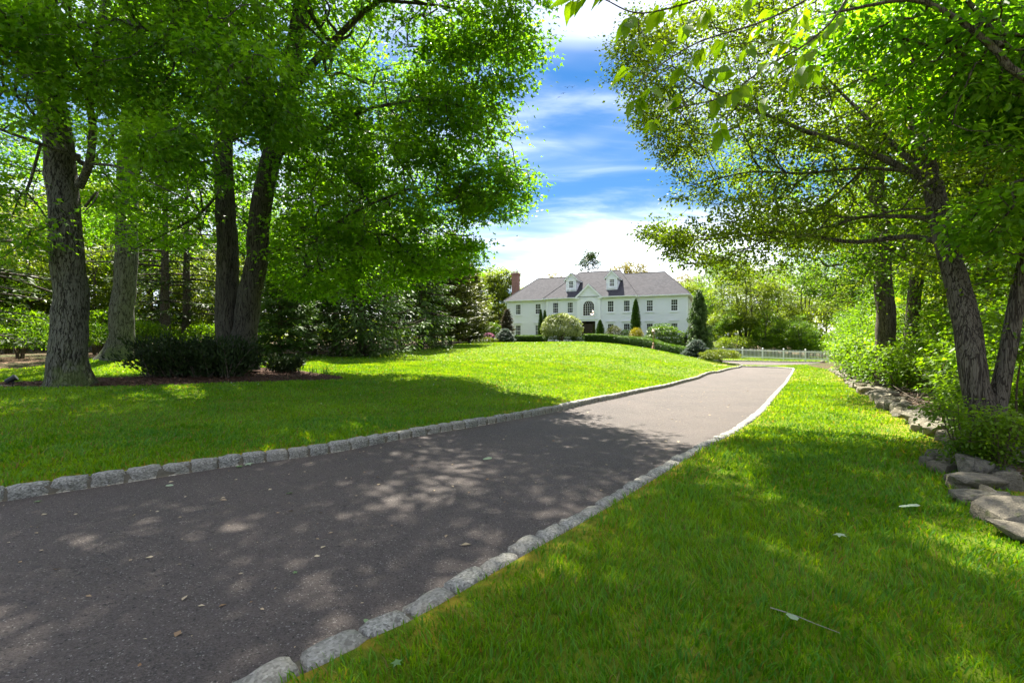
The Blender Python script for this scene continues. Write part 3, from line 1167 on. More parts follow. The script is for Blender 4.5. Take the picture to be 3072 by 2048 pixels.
for j in range(0, 5):
    zc = arch['z0'] + (arch['zs'] - arch['z0']) * j / 4
    mb.box(EC - r, EC + r, ya + .003, yb - .003, zc - (.03 if j == 0 else .015), zc + .015)
# interlaced tracery: arcs springing from every bar in both directions
for i in range(0, cols + 1):
    x0 = EC - r + 2 * r * i / cols
    for sg in (-1, 1):
        cx_ = x0 + sg * r * 1.25
        rr = r * 1.25
        pts = []
        for k in range(0, 22):
            a = k * 0.06
            x = cx_ - sg * rr * math.cos(a)
            z = arch['zs'] + rr * math.sin(a)
            if (x - EC) ** 2 + (z - arch['zs']) ** 2 > (r + .01) ** 2:
                break
            pts.append((x, W_ENT - .004, z))
        if len(pts) > 2:
            mb.tube(pts, 0.015, 4)
kid(aw, obj('tracery', mb.mesh('tracery', M_TRIM)))
mb = MB()
mb.add([(x, W_ENT + .006, z) for x, z in archpts(r, arch['z0'], arch['zs'], EC)], [tuple(range(n + 3))])
kid(aw, obj('pane', mb.mesh('pane', M_GLASS)))

# --- front door: dark door with sidelights under a transom
mb = MB()
dz0, dz1 = door['z0'], door['z1']
for a, b in ((EC - .92 - .16, EC - .92), (EC + .92, EC + .92 + .16)):
    mb.box(a, b, W_ENT - .07, W_ENT + .03, dz0, dz1 + .14)
mb.box(EC - .92, EC + .92, W_ENT - .07, W_ENT + .03, dz1, dz1 + .14)
mb.box(EC - 1.25, EC + 1.25, W_ENT - .16, W_ENT - .004, dz1 + .26, dz1 + .33)
mb.box(EC - 1.15, EC + 1.15, W_ENT - .08, W_ENT - .004, dz1 + .143, dz1 + .257)
fd = mb.build('door_surround', M_TRIM, house)
mb = MB()
mb.box(EC - .92, EC + .92, W_ENT + .0, W_ENT + .05, dz0, dz0 + .06)
for a in (-.92, -.54, .46, .84):
    mb.box(EC + a, EC + a + .08, W_ENT - .01, W_ENT + .05, dz0 + .06, dz1 - .42)
mb.box(EC - .92, EC + .92, W_ENT - .012, W_ENT + .05, dz1 - .42, dz1 - .34)
mb.box(EC - .46, EC + .46, W_ENT + .01, W_ENT + .04, dz0 + .06, dz1 - .42)
for x in (-.36, .05):
    for za, zb in ((.2, .85), (1.0, 1.75)):
        mb.box(EC + x, EC + x + .31, W_ENT - .002, W_ENT + .012, dz0 + za, dz0 + zb)
dr = mb.build('front_door', M_DOOR, house)
dr['label'] = 'dark brown panelled front door with narrow sidelights and transom'
mb = MB()
for a, b, c_, e in ((-.84, -.54, dz0 + .06, dz1 - .42), (.54, .84, dz0 + .06, dz1 - .42), (-.92, .92, dz1 - .34, dz1)):
    mb.add([(EC + a, W_ENT + .02, c_), (EC + b, W_ENT + .02, c_), (EC + b, W_ENT + .02, e), (EC + a, W_ENT + .02, e)], [(0, 1, 2, 3)])
kid(dr, obj('pane', mb.mesh('pane', M_GLASS)))
mb = MB()
mb.lathe([(.02, 0), (.035, .02), (.035, .05), (.015, .07)], 8, (EC + .36, W_ENT - .05, dz0 + 1.0))
kid(dr, obj('handle', mb.mesh('handle', plain('brass', (.5, .36, .12), .3, .5, 1.0))))
mb = MB()
mb.box(EC - 1.5, EC + 1.5, W_ENT - 1.2, W_ENT - .08, BASE, dz0 - .02)
mb.box(EC - 1.8, EC + 1.8, W_ENT - 1.6, W_ENT - 1.2, BASE, dz0 - .2)
mb.build('door_step', plain('bluestone', (.22, .23, .25), .8, .2), house)
for sg in (-1, 1):
    mb = MB()
    mb.lathe([(.02, 0), (.07, .05), (.09, .25), (.10, .27), (.04, .36), (.01, .42)], 6, (EC + sg * 1.32, W_ENT - .16, 3.05))
    mb.box(EC + sg * 1.32 - .05, EC + sg * 1.32 + .05, W_ENT - .12, W_ENT - .03, 3.1, 3.3)
    mb.build('wall_lantern', plain('black_iron', (.02, .02, .02), .5, .4), house)

# --- dormers
def dormer(sc):
    hw = 0.74
    wf, z0, ze, zp = 0.25, 8.30, 9.98, 10.92
    wins = [[sc, 0.33, 8.72, 9.72]]
    mb = MB()
    clap(mb, sc - hw, sc + hw, z0, ze, fplane(wf), wins)
    gb = Gab(hw, ze, zp - ze - .08)
    gb.c = sc
    clap(mb, sc - hw, sc + hw, ze, zp, fplane(wf), (), gable=gb)
    d = mb.build('dormer', M_WHITE, house, fixn=False)
    mb = MB()
    wb = -1.15 + (ze - EAVE) / SL
    for sg in (-1, 1):
        x = sc + sg * hw
        z = z0
        while z < ze - .01:
            zt = min(z + .165, ze)
            we0 = -1.15 + (z - EAVE) / SL + .25
            we1 = -1.15 + (zt - EAVE) / SL + .25
            mb.add([(x + sg * .028, wf, z), (x + sg * .028, we0, z), (x + sg * .004, we1, zt), (x + sg * .004, wf, zt), (x, wf, z), (x, we0, z)], [(0, 1, 2, 3), (4, 5, 1, 0)])
            z = zt
    kid(d, obj('cheek', mb.mesh('cheek', M_WHITE, fixn=False)))
    mb = MB()
    for sg in (-1, 1):
        mb.box(sc + sg * (hw - .08) - .08, sc + sg * (hw - .08) + .08, wf - .05, wf - .03, z0, ze)
        a, b = (sc, zp), (sc + sg * (hw + .26), ze - .14)
        q = [a, b, (b[0], b[1] - .16), (sc, zp - .20)]
        mb.prism(q, 1, wf - .24 + .003 * sg, wf - .06)
        # fascia down the cheek
        x = sc + sg * (hw + .24)
        mb.prism([(wf - .2, ze - .29), (wf - .2, ze - .13), (wb + .3, ze - .13), (wb + .1, ze - .29)], 0, x - .02, x + .02)
    mb.box(sc - hw - .1, sc + hw + .1, wf - .06, wf - .032, ze - .14, ze - .01)
    mb.box(sc - .46 - .14, sc + .46 + .14, wf - .08, wf - .03, 8.42, 8.52)
    kid(d, obj('trim', mb.mesh('trim', M_TRIM)))
    mb = MB()
    wr = -1.15 + (zp - EAVE) / SL
    for sg in (-1, 1):
        e = sc + sg * (hw + .30)
        ze2 = ze - .14
        mb.add([(sc, wf - .26, zp + .02), (e, wf - .26, ze2), (e, -1.15 + (ze2 - EAVE) / SL + .1, ze2), (sc, wr + .1, zp + .02)], [(0, 1, 2, 3)])
    kid(d, obj('dormer_roof', mb.mesh('dormer_roof', M_ROOF, fixn=False)))
    f = window(d, sc, .33, 8.72, 9.72, wf, head=False, name='window_frame')
    for ch in KIDS.pop(f.name, []):        # keep three levels: the dormer owns the window's pieces
        kid(d, ch)
    mb = MB()
    mb.box(sc - hw + .02, sc + hw - .02, wf + .9, wf + .95, z0, ze)
    kid(d, obj('room_back', mb.mesh('room_back', M_ROOM)))
dormer(h_s(1713.5, 0.25))
dormer(h_s(1835.5, 0.25))

# --- chimney of brick
t = NT('red_brick')
v = t.coord('Object')
br = t.n('ShaderNodeTexBrick')
cmb = t.n('ShaderNodeCombineXYZ')
spx = t.n('ShaderNodeSeparateXYZ')
t.l(v, spx.inputs[0])
t.l(t.math('ADD', spx.outputs[0], spx.outputs[1]), cmb.inputs[0])
t.l(spx.outputs[2], cmb.inputs[1])
t.l(cmb.outputs[0], br.inputs['Vector'])
br.inputs['Scale'].default_value = 1.0
br.inputs['Brick Width'].default_value = 0.21
br.inputs['Row Height'].default_value = 0.075
br.inputs['Mortar Size'].default_value = 0.008
br.inputs['Color1'].default_value = (0.20, 0.075, 0.05, 1)
br.inputs['Color2'].default_value = (0.30, 0.13, 0.09, 1)
br.inputs['Mortar'].default_value = (0.30, 0.26, 0.22, 1)
M_BRICK = t.done(t.principled(br.outputs['Color'], 0.85, 0.2, t.bump(br.outputs['Fac'], -0.5, 0.02)))
mb = MB()
cs, cw_ = -0.15, 4.3
mb.box(cs - .5, cs + .5, cw_ - .45, cw_ + .45, BASE, 11.55)
mb.box(cs - .55, cs + .55, cw_ - .5, cw_ + .5, 11.55, 11.68)
mb.box(cs - .60, cs + .60, cw_ - .55, cw_ + .55, 11.68, 11.83)
ch = mb.build('chimney', M_BRICK, house)
mb = MB()
mb.box(cs - .55, cs + .55, cw_ - .5, cw_ + .5, 11.832, 11.90)
for dx in (-.25, .25):
    mb.lathe([(.14, 11.9), (.15, 12.0), (.13, 12.22), (.16, 12.26)], 10, (cs + dx, cw_, 0))
kid(ch, obj('flue', mb.mesh('flue', plain('clay_flue', (.42, .38, .32), .8, .2))))

# --- lit chandelier hanging in the hall behind the arched window
M_BULB = NT('lit_bulb')
em = M_BULB.n('ShaderNodeEmission')
em.inputs['Color'].default_value = (1.0, 0.75, 0.62, 1)
em.inputs['Strength'].default_value = 5.0
M_BULB = M_BULB.done(em.outputs[0])
cp = Vector((HOX + ct * (EC + .45) + st * 0.2, HOY - st * (EC + .45) + ct * 0.2, 5.0))
chn = empty('chandelier', cp, 'chandelier with small lit bulbs behind the arched window', 'chandelier')
mb = MB()
mb.tube([(0, 0, .2), (0, 0, 2.2)], .015, 5)
for tier, (rad, z, cnt) in enumerate(((.42, .0, 6), (.26, .42, 4))):
    for k in range(cnt):
        a = 2 * math.pi * (k + .3 * tier) / cnt
        mb.tube([(0, 0, z + .1), (rad * .6 * math.cos(a), rad * .6 * math.sin(a), z - .06), (rad * math.cos(a), rad * math.sin(a), z + .05)], .012, 4)
mb.build('frame', MATS['brass'], chn)
for tier, (rad, z, cnt) in enumerate(((.42, .05, 6), (.26, .47, 4))):
    for k in range(cnt):
        a = 2 * math.pi * (k + .3 * tier) / cnt
        mb = MB()
        mb.lathe([(.012, 0), (.035, .04), (.03, .08), (.008, .12)], 6, (rad * math.cos(a), rad * math.sin(a), z))
        mb.build('bulb', M_BULB, chn)
# ------------------------------------------------------------------ plants: generators
def unit(a):
    return a / (np.linalg.norm(a, axis=-1, keepdims=True) + 1e-9)

# leaf outlines: x along the leaf, y across, z off the blade
def tpl(v, f):
    return np.array(v, float), np.array(f, int)
LEAF_OVAL = tpl([(0, 0, 0), (.35, .26, .05), (.72, .20, .03), (1, 0, -.06), (.72, -.20, .03), (.35, -.26, .05)], [(0, 2, 1), (0, 3, 2), (0, 4, 3), (0, 5, 4)])
LEAF_DIA = tpl([(0, 0, 0), (.45, .30, .06), (1, 0, -.05), (.45, -.30, .06)], [(0, 2, 1), (0, 3, 2)])
LEAF_MAPLE = tpl([(0, 0, 0), (.30, .52, .04), (.42, .17, .03), (1, 0, -.08), (.42, -.17, .03), (.30, -.52, .04)], [(0, 2, 1), (0, 3, 2), (0, 4, 3), (0, 5, 4)])
LEAF_OAK = tpl([(0, 0, 0), (.45, .34, .05), (.52, .10, .02), (1, 0, -.06), (.52, -.10, .02), (.45, -.34, .05)], [(0, 2, 1), (0, 3, 2), (0, 4, 3), (0, 5, 4)])
SPRAY = tpl([(0, 0, 0), (.4, .17, .02), (1, 0, -.05), (.4, -.17, .02)], [(0, 2, 1), (0, 3, 2)])
TUFT = tpl([(0, 0, 0), (.55, .45, .03), (1, .12, -.05), (1, -.12, -.05), (.55, -.45, .03)], [(0, 2, 1), (0, 3, 2), (0, 4, 3)])

def leaves(pos, dirv, nrm, size, template, rng, rnd=None):
    tv, tf = template
    d = unit(dirv)
    s = unit(np.cross(nrm, d))
    n = np.cross(d, s)
    sz = np.asarray(size)[:, None, None]
    V = pos[:, None, :] + sz * (tv[None, :, 0:1] * d[:, None] + tv[None, :, 1:2] * s[:, None] + tv[None, :, 2:3] * n[:, None])
    k = len(tv)
    Fc = (np.arange(len(pos)) * k)[:, None, None] + tf[None]
    if rnd is None:
        rnd = rng.random(len(pos))
    return V.reshape(-1, 3), Fc.reshape(-1, 3), np.repeat(rnd, k)

def grow(seeds, seed_len, A, bf=0.35):
    """join scattered points into one branching system rooted in the seed points.
    returns node positions, parents (index into nodes, seeds first)"""
    ns, m = len(seeds), len(A)
    D = np.linalg.norm(A[:, None] - seeds[None], axis=2) + bf * seed_len[None]
    par = D.argmin(axis=1)
    best = D[np.arange(m), par]
    path = np.zeros(ns + m)
    path[:ns] = seed_len
    node_par = np.full(ns + m, -1)
    order = []
    alive = np.ones(m, bool)
    for _ in range(m):
        i = int(np.where(alive, best, 1e9).argmin())
        alive[i] = False
        order.append(i)
        node_par[ns + i] = par[i]
        p = seeds[par[i]] if par[i] < ns else A[par[i] - ns]
        path[ns + i] = path[par[i]] + np.linalg.norm(A[i] - p)
        c = np.linalg.norm(A - A[i], axis=1) + bf * path[ns + i]
        up_ = alive & (c < best)
        best[up_] = c[up_]
        par[up_] = ns + i
    return np.vstack([seeds, A]), node_par, order

def ellipsoid(c, r, n, rng, shell=0.35, hole=None):
    """points in an ellipsoid, more of them towards its surface"""
    q = unit(rng.normal(size=(n * 2, 3)))
    rad = rng.random(len(q)) ** shell
    p = q * rad[:, None] * np.array(r) + np.array(c)
    return p

def clumped(p, rng, scale, keep, seed):
    v = vnoise(p, scale, seed) + rng.normal(size=len(p)) * 0.08
    k = np.argsort(-v)[:int(len(p) * keep)]
    return p[k]

def deciduous(name, label, cat, base, stems, blobs, leaf, bark, lmat, n_leaf, leaf_size, seed,
              template=LEAF_DIA, bf=0.3, flat=0.7, droop=0.25, spread=0.35, attach=0.35, twig=0.006, group=None,
              keep=0.72, clump=0.45, shape=None, expo=2.3, sides=12, rmax_leaf=0.02, flare=1.5, sag=0.0, vert=None, lay=0.45):
    """stems: list of (points world, radius bottom, radius top); blobs: list of (centre world, radii, count)"""
    rng = np.random.default_rng(seed)
    base = np.asarray(base, float)
    root = empty(name, base, label, cat, group)
    TV, TQ, off = [], [], 0
    seeds, slen, srad = [], [], []
    for si, (pts, r0, r1) in enumerate(stems):
        c = catmull(np.asarray(pts, float) - base, 8)
        c = resample(c, 0.22 if r0 > 0.15 else 0.16)
        s = np.concatenate([[0], np.cumsum(np.linalg.norm(np.diff(c, axis=0), axis=1))])
        tt = s / s[-1]
        wob = np.stack([np.array([noise.noise(Vector((q * 0.7, seed * 3.1 + k * 11 + si, 0))) for q in s]) for k in range(2)], axis=1)
        c[:, :2] += wob * min(0.10, r0 * 0.5) * np.minimum(1, s / 0.8)[:, None]
        rr = r0 + (r1 - r0) * tt ** 0.9
        if si == 0 or pts[0][2] < base[2] + 0.6:
            rr = rr * (1 + (flare - 1) * np.exp(-s / (0.55 * r0 + .10)))
        sd = sides if r0 > 0.12 else max(6, sides - 4)
        V, Q = tube_np(c, rr, sd)
        # ridged, irregular girth
        nz = vnoise(V, 2.2 / max(r0, 0.08) * 0.35, seed * 1.3)
        cen = np.repeat(c, sd, axis=0)
        V = cen + (V - cen) * (1 + 0.13 * nz)[:, None]
        if si == 0 or pts[0][2] < base[2] + 0.6:
            k = np.tile(np.arange(sd), len(c))
            lob = 0.5 + 0.5 * np.cos(k * 2 * np.pi / sd * (3 + seed % 3) + seed)
            low = np.exp(-np.repeat(s, sd) / (0.9 * r0 + .1))
            V = cen + (V - cen) * (1 + 0.35 * (flare - 1) * low * lob)[:, None]
        TV.append(V); TQ.append(Q + off); off += len(V)
        a0 = attach if not isinstance(attach, (list, tuple)) else attach[min(si, len(attach) - 1)]
        m = tt >= a0
        seeds.append(c[m][::2]); slen.append(s[m][::2] * 0.6); srad.append(rr[m][::2])
    seeds, slen, srad = np.vstack(seeds), np.concatenate(slen), np.concatenate(srad)
    A = []
    for c, r, n in blobs:
        p = ellipsoid(np.asarray(c, float) - base, r, int(n / keep), rng)[:int(n / keep)]
        A.append(clumped(p, rng, clump, keep, seed * 1.7))
    A = np.vstack(A)
    if shape is not None:
        A = A[shape(A + base)]
    if vert is None:
        A = A[A[:, 2] > 0.25]
    nodes, par, order = grow(seeds, slen, A, bf)
    ns = len(seeds)
    area = np.full(len(nodes), 0.0)
    area[ns:] = twig ** expo
    kids = [[] for _ in range(len(nodes))]
    for i in reversed(order):
        p = par[ns + i]
        if p >= ns:
            area[p] += area[ns + i]
        kids[p].append(ns + i)
    rad = area ** (1 / expo)
    # branch paths, thickest child carries on
    anchor_p, anchor_t = [], []
    def path_from(first):
        idx = [first]
        while kids[idx[-1]]:
            ks = kids[idx[-1]]
            nx = max(ks, key=lambda q: area[q])
            idx.append(nx)
            for q in ks:
                if q != nx:
                    starts.append((idx[-2], q))
        return idx
    starts = []
    for s_ in range(ns):
        for q in kids[s_]:
            starts.append((s_, q))
    while starts:
        p0, q0 = starts.pop()
        idx = path_from(q0)
        pts = np.vstack([nodes[p0], nodes[idx]])
        rr = rad[idx]
        lim = srad[p0] * 0.75 if p0 < ns else 1e9
        rr = np.concatenate([[min(rr[0] * 1.25, lim)], np.minimum(rr, lim)])
        if len(pts) > 2:
            cpts = catmull(pts, 2 if rr[0] < 0.02 else 3)
            cr = np.interp(np.linspace(0, len(pts) - 1, len(cpts)), np.arange(len(pts)), rr)
        else:
            mid = 0.5 * (pts[0] + pts[1]) + rng.normal(size=3) * 0.06 * np.linalg.norm(pts[1] - pts[0]) + (0, 0, 0.05 * np.linalg.norm(pts[1] - pts[0]))
            cpts = np.vstack([pts[0], mid, pts[1]])
            cr = np.array([rr[0], 0.5 * (rr[0] + rr[1]), rr[1]])
        cr = cr.copy()
        cr[-1] *= 0.5
        sd = 3 if cr[0] < 0.012 else (5 if cr[0] < 0.04 else 7)
        V, Q = tube_np(cpts, cr, sd)
        TV.append(V); TQ.append(Q + off); off += len(V)
        thin = cr < rmax_leaf
        if thin.any():
            anchor_p.append(cpts[thin])
            tg = np.gradient(cpts, axis=0)
            anchor_t.append(unit(tg)[thin])
    tm = mesh_np('trunk', np.vstack(TV), np.vstack(TQ), [bark], smooth=True)
    kid(root, obj('trunk', tm))
    ap, at_ = np.vstack(anchor_p), np.vstack(anchor_t)
    i = rng.integers(len(ap), size=n_leaf)
    off_ = rng.normal(size=(n_leaf, 3)) * np.array([1, 1, lay]) * spread
    pos = ap[i] + off_ * (rng.random(n_leaf) ** 0.5)[:, None]
    dirv = unit(at_[i] * 0.5 + unit(off_) * 0.9 + rng.normal(size=(n_leaf, 3)) * 0.35)
    dirv[:, 2] -= droop
    nrm = unit(rng.normal(size=(n_leaf, 3)) * (1 - flat) + np.array([0, 0, 1.0]) * flat + 1e-3)
    size = leaf_size * rng.uniform(0.65, 1.25, n_leaf)
    # tint varies by clump and by leaf
    tint = np.clip(0.5 + 0.9 * vnoise(ap, 0.8, seed + 5.5)[i] + rng.normal(size=n_leaf) * 0.22, 0, 1)
    # high in the crown a simpler leaf outline is enough
    hi = (pos[:, 2] + base[2]) > CAMZ + 0.78 * np.maximum(pos[:, 1] + base[1], 1.0)
    if len(template[0]) <= 4 or name == 'sapling':
        hi[:] = False
    V, Fc, rn = leaves(pos[~hi], dirv[~hi], nrm[~hi], size[~hi], template, rng, tint[~hi])
    if hi.any():
        V2_, F2_, r2_ = leaves(pos[hi], dirv[hi], nrm[hi], size[hi] * 1.1, LEAF_DIA, rng, tint[hi])
        Fc = np.vstack([Fc, F2_ + len(V)])
        V, rn = np.vstack([V, V2_]), np.concatenate([rn, r2_])
    cm = mesh_np('crown', V, Fc, [lmat], rnd=rn)
    kid(root, tag(obj('crown', cm), kind='stuff'))
    return root

def conifer(name, label, cat, base, h, r, seed, lmat, bark, group=None, levels=22, per=6, bare=0.06, droop=0.35, upturn=0.25, hang=0.0,
            size=0.22, dens=1.0, power=0.85, twigs=9, trunk_r=None, irregular=0.2, lean=(0, 0), template=SPRAY, dead=False):
    rng = np.random.default_rng(seed)
    root = empty(name, base, label, cat, group)
    tr = trunk_r or h * 0.016
    c = np.array([(lean[0] * q, lean[1] * q, h * q) for q in np.linspace(0, 1, 9)])
    TV, TQ = tube_np(c, tr * (1 - np.linspace(0, 1, 9) ** 0.9 * 0.97) * np.array([1.35] + [1] * 8), 8)
    TV, TQ, off = [TV], [TQ], len(TV)
    Pp, Dd, Nn, Ss, Tt = [], [], [], [], []
    for li in range(levels):
        q = (li + 0.5) / levels
        z0 = h * (bare + (1 - bare) * q ** 0.95)
        ll = r * (1 - (z0 / h)) ** power
        lowcut = min(1.0, 0.55 + 2.2 * q)
        for k in range(per):
            az = 2 * math.pi * (k + rng.random() * 0.8) / per + li * 1.1
            ln = max(0.12, ll * lowcut * rng.uniform(1 - irregular * 1.6, 1 + irregular))
            n = 6
            x = np.linspace(0, 1, n)
            rise = -droop * ln * x + upturn * ln * x ** 3 + 0.05 * ln * np.sin(x * 3)
            zj = z0 + rng.uniform(-.5, .5) * h / levels
            out = np.array([math.cos(az), math.sin(az), 0])
            pts = out[None] * (x * ln)[:, None] + np.array([0, 0, 1.0])[None] * (zj + rise)[:, None] + np.array([lean[0], lean[1], 0]) * (zj / h)
            pts[:, 2] = np.maximum(pts[:, 2], 0.05)
            br = max(0.006, 0.018 * ln) * (1 - 0.8 * x)
            V, Q = tube_np(pts, br, 4)
            TV.append(V); TQ.append(Q + off); off += len(V)
            side = np.cross(out, (0, 0, 1))
            m = max(3, int(twigs * dens * (0.35 + ln / max(r, .1))))
            tq = np.linspace(0.12, 1.0, m)
            bp = np.stack([np.interp(tq, x, pts[:, j]) for j in range(3)], axis=1)
            tang = unit(np.stack([np.interp(tq, x, np.gradient(pts[:, j])) for j in range(3)], axis=1))
            for sg in (-1, 1, 0):
                tl = ln * 0.30 * (1.15 - tq) + size * 0.6
                kk = 3 if sg else 2
                for e in range(kk):
                    fr_ = (e + rng.random(m)) / kk
                    d = tang * 0.75 + side[None] * sg * 0.85 + rng.normal(size=(m, 3)) * 0.18
                    d[:, 2] -= hang * (0.6 + 0.8 * rng.random(m))
                    d = unit(d)
                    p = bp + d * (tl * fr_)[:, None] * (1.0 if sg else 0.3) + rng.normal(size=(m, 3)) * size * 0.12
                    p[:, 2] -= hang * tl * fr_ * 0.8
                    Pp.append(p)
                    Dd.append(d + rng.normal(size=(m, 3)) * 0.22)
                    Nn.append(unit(np.array([0, 0, 1.0]) + rng.normal(size=(m, 3)) * 0.45))
                    Ss.append(size * rng.uniform(0.7, 1.3, m))
                    Tt.append(np.clip(0.25 + 0.5 * tq + 0.15 * rng.normal(size=m), 0, 1))
    kid(root, obj('trunk', mesh_np('trunk', np.vstack(TV), np.vstack(TQ), [bark], smooth=True)))
    Pp = np.vstack(Pp)
    ok = Pp[:, 2] > 0.03
    V, Fc, rn = leaves(Pp[ok], np.vstack(Dd)[ok], np.vstack(Nn)[ok], np.concatenate(Ss)[ok], template, rng, np.concatenate(Tt)[ok])
    kid(root, tag(obj('crown', mesh_np('crown', V, Fc, [lmat], rnd=rn)), kind='stuff'))
    return root

def shrub(name, label, cat, base, r, h, n, size, lmat, seed, bark, template=LEAF_DIA, lobes=7, shell=0.5, z0=0.12, stems=7, group=None, flat=0.35, droop=0.1, lumpy=0.22, core=None, blobs=None):
    """rounded bush: stems fanning from the base, leaves through a lumpy shell"""
    rng = np.random.default_rng(seed)
    root = empty(name, base, label, cat, group)
    rx, ry = (r, r) if not isinstance(r, (tuple, list)) else r
    TV, TQ, off = [], [], 0
    for k in range(stems):
        a = 2 * math.pi * k / stems + rng.random()
        f = rng.uniform(.35, .8)
        p = np.array([(0.08 * rx * math.cos(a), 0.08 * ry * math.sin(a), -0.05), (0.3 * f * rx * math.cos(a), .3 * f * ry * math.sin(a), h * .35), (f * rx * math.cos(a), f * ry * math.sin(a), h * rng.uniform(.6, .85))])
        V, Q = tube_np(catmull(p, 4), np.linspace(0.03, 0.006, 9) * min(1.5, h), 5)
        TV.append(V); TQ.append(Q + off); off += len(V)
    kid(root, obj('stem', mesh_np('stem', np.vstack(TV), np.vstack(TQ), [bark], smooth=True)))
    q = unit(rng.normal(size=(n, 3)))
    q[:, 2] = np.where(q[:, 2] < -0.55, -q[:, 2], q[:, 2])
    rad = rng.random(n) ** (shell * 0.5)
    lump = 1 + lumpy * vnoise(q, lobes * 0.35, seed * 2.3)
    e = q * (rad * lump)[:, None]
    zc = (z0 + (1 - z0) * 0.45) * h
    pos = np.stack([e[:, 0] * rx, e[:, 1] * ry, zc + e[:, 2] * np.where(e[:, 2] > 0, h - zc, zc - z0 * h)], axis=1)
    if blobs:
        pos = blobs(pos, rng)
    pos[:, 2] = np.maximum(pos[:, 2], 0.02)
    dirv = unit(q + rng.normal(size=(n, 3)) * 0.6)
    dirv[:, 2] -= droop
    nrm = unit(q * 0.8 + np.array([0, 0, flat]) + rng.normal(size=(n, 3)) * 0.5)
    tint = np.clip(0.45 + 0.8 * vnoise(pos, 3.0 / max(h, .3), seed) + 0.22 * rng.normal(size=n), 0, 1)
    V, Fc, rn = leaves(pos, dirv, nrm, size * rng.uniform(.65, 1.3, n), template, rng, tint)
    kid(root, tag(obj('foliage', mesh_np('foliage', V, Fc, [lmat], rnd=rn)), kind='stuff'))
    return root

def place(root, loc, rz=0.0, s=(1, 1, 1), label=None, group=None, name=None):
    c = copy_tree(root)
    c.location = tuple(float(q) for q in loc)
    c.rotation_euler = (0, 0, rz)
    c.scale = s if isinstance(s, (tuple, list)) else (s, s, s)
    if label: c['label'] = label
    if group: c['group'] = group
    elif 'group' in c: del c['group']
    return c

# leaf and bark materials
LM_MAPLE = leaf_mat('maple_leaf', (0.052, 0.130, 0.007), (0.135, 0.245, 0.012), 0.60, (2.1, 2.2, 0.5))
LM_OAK = leaf_mat('oak_leaf', (0.055, 0.140, 0.010), (0.140, 0.250, 0.016), 0.60, (2.1, 2.2, 0.5))
LM_HORN = leaf_mat('hornbeam_leaf', (0.055, 0.105, 0.005), (0.140, 0.205, 0.010), 0.58, (2.0, 1.9, 0.45))
LM_UNDER = leaf_mat('understory_leaf', (0.038, 0.098, 0.004), (0.140, 0.235, 0.012), 0.58, (1.9, 1.9, 0.45))
LM_FAR = leaf_mat('far_leaf', (0.075, 0.120, 0.010), (0.165, 0.220, 0.020), 0.55, (1.8, 1.75, 0.5))
LM_GOLD = leaf_mat('golden_leaf', (0.11, 0.105, 0.010), (0.20, 0.175, 0.018), 0.45, (1.5, 1.4, 0.5))
LM_SPRUCE = leaf_mat('spruce_needle', (0.022, 0.055, 0.010), (0.085, 0.145, 0.026), 0.25, (1.3, 1.4, 0.6), 0.55, 0.25)
LM_DARKSP = leaf_mat('hemlock_needle', (0.020, 0.042, 0.010), (0.065, 0.105, 0.020), 0.25, (1.3, 1.4, 0.6), 0.55, 0.25)
LM_BLUE = leaf_mat('blue_spruce_needle', (0.045, 0.075, 0.055), (0.115, 0.155, 0.115), 0.15, (1.2, 1.3, 1.0), 0.55, 0.25)
LM_BROWN = leaf_mat('brown_cedar_needle', (0.055, 0.045, 0.028), (0.115, 0.095, 0.060), 0.20, (1.2, 1.2, 0.8), 0.6, 0.2)
LM_ARB = leaf_mat('arborvitae_leaf', (0.022, 0.060, 0.006), (0.060, 0.115, 0.010), 0.20, (1.3, 1.4, 0.5), 0.5, 0.3)
LM_BOX = leaf_mat('hedge_leaf', (0.022, 0.065, 0.004), (0.090, 0.165, 0.008), 0.30, (1.4, 1.5, 0.5), 0.35, 0.5)
LM_VIB = leaf_mat('variegated_leaf', (0.065, 0.100, 0.020), (0.32, 0.36, 0.14), 0.35, (1.3, 1.3, 0.7), 0.4, 0.4)
LM_YEL = leaf_mat('yellow_leaf', (0.17, 0.16, 0.008), (0.33, 0.29, 0.012), 0.35, (1.2, 1.2, 0.5), 0.45, 0.35)
LM_LIME = leaf_mat('lime_leaf', (0.085, 0.125, 0.008), (0.21, 0.25, 0.025), 0.40, (1.4, 1.4, 0.5), 0.45, 0.35)
LM_JUN = leaf_mat('juniper_needle', (0.010, 0.022, 0.006), (0.030, 0.052, 0.012), 0.12, (1.2, 1.3, 0.6), 0.6, 0.2)
LM_OLIVE = leaf_mat('olive_leaf', (0.040, 0.050, 0.010), (0.105, 0.120, 0.025), 0.3, (1.3, 1.3, 0.6), 0.45, 0.35)
LM_PINK = leaf_mat('pink_petal', (0.42, 0.14, 0.26), (0.62, 0.28, 0.42), 0.35, (1.1, 1.0, 1.0), 0.6, 0.2)
LM_DOG = leaf_mat('dogwood_leaf', (0.045, 0.095, 0.010), (0.125, 0.205, 0.020), 0.4, (1.4, 1.5, 0.5), 0.35, 0.5)
LM_HICK = leaf_mat('hickory_leaf', (0.080, 0.165, 0.008), (0.150, 0.240, 0.012), 0.62, (2.3, 2.2, 0.4), 0.5, 0.25)
BK_OAK = bark_mat('oak_bark', (0.026, 0.024, 0.019), (0.078, 0.074, 0.058), (0.140, 0.138, 0.110), 17.0, 0.16, (0.10, 0.14, 0.03), 0.035)
BK_MAPLE = bark_mat('maple_bark', (0.018, 0.016, 0.013), (0.065, 0.058, 0.048), (0.090, 0.084, 0.068), 18.0, 0.09, None, 0.025)
BK_GREY = bark_mat('hornbeam_bark', (0.034, 0.027, 0.020), (0.085, 0.070, 0.052), (0.130, 0.112, 0.084), 24.0, 0.10, None, 0.015)
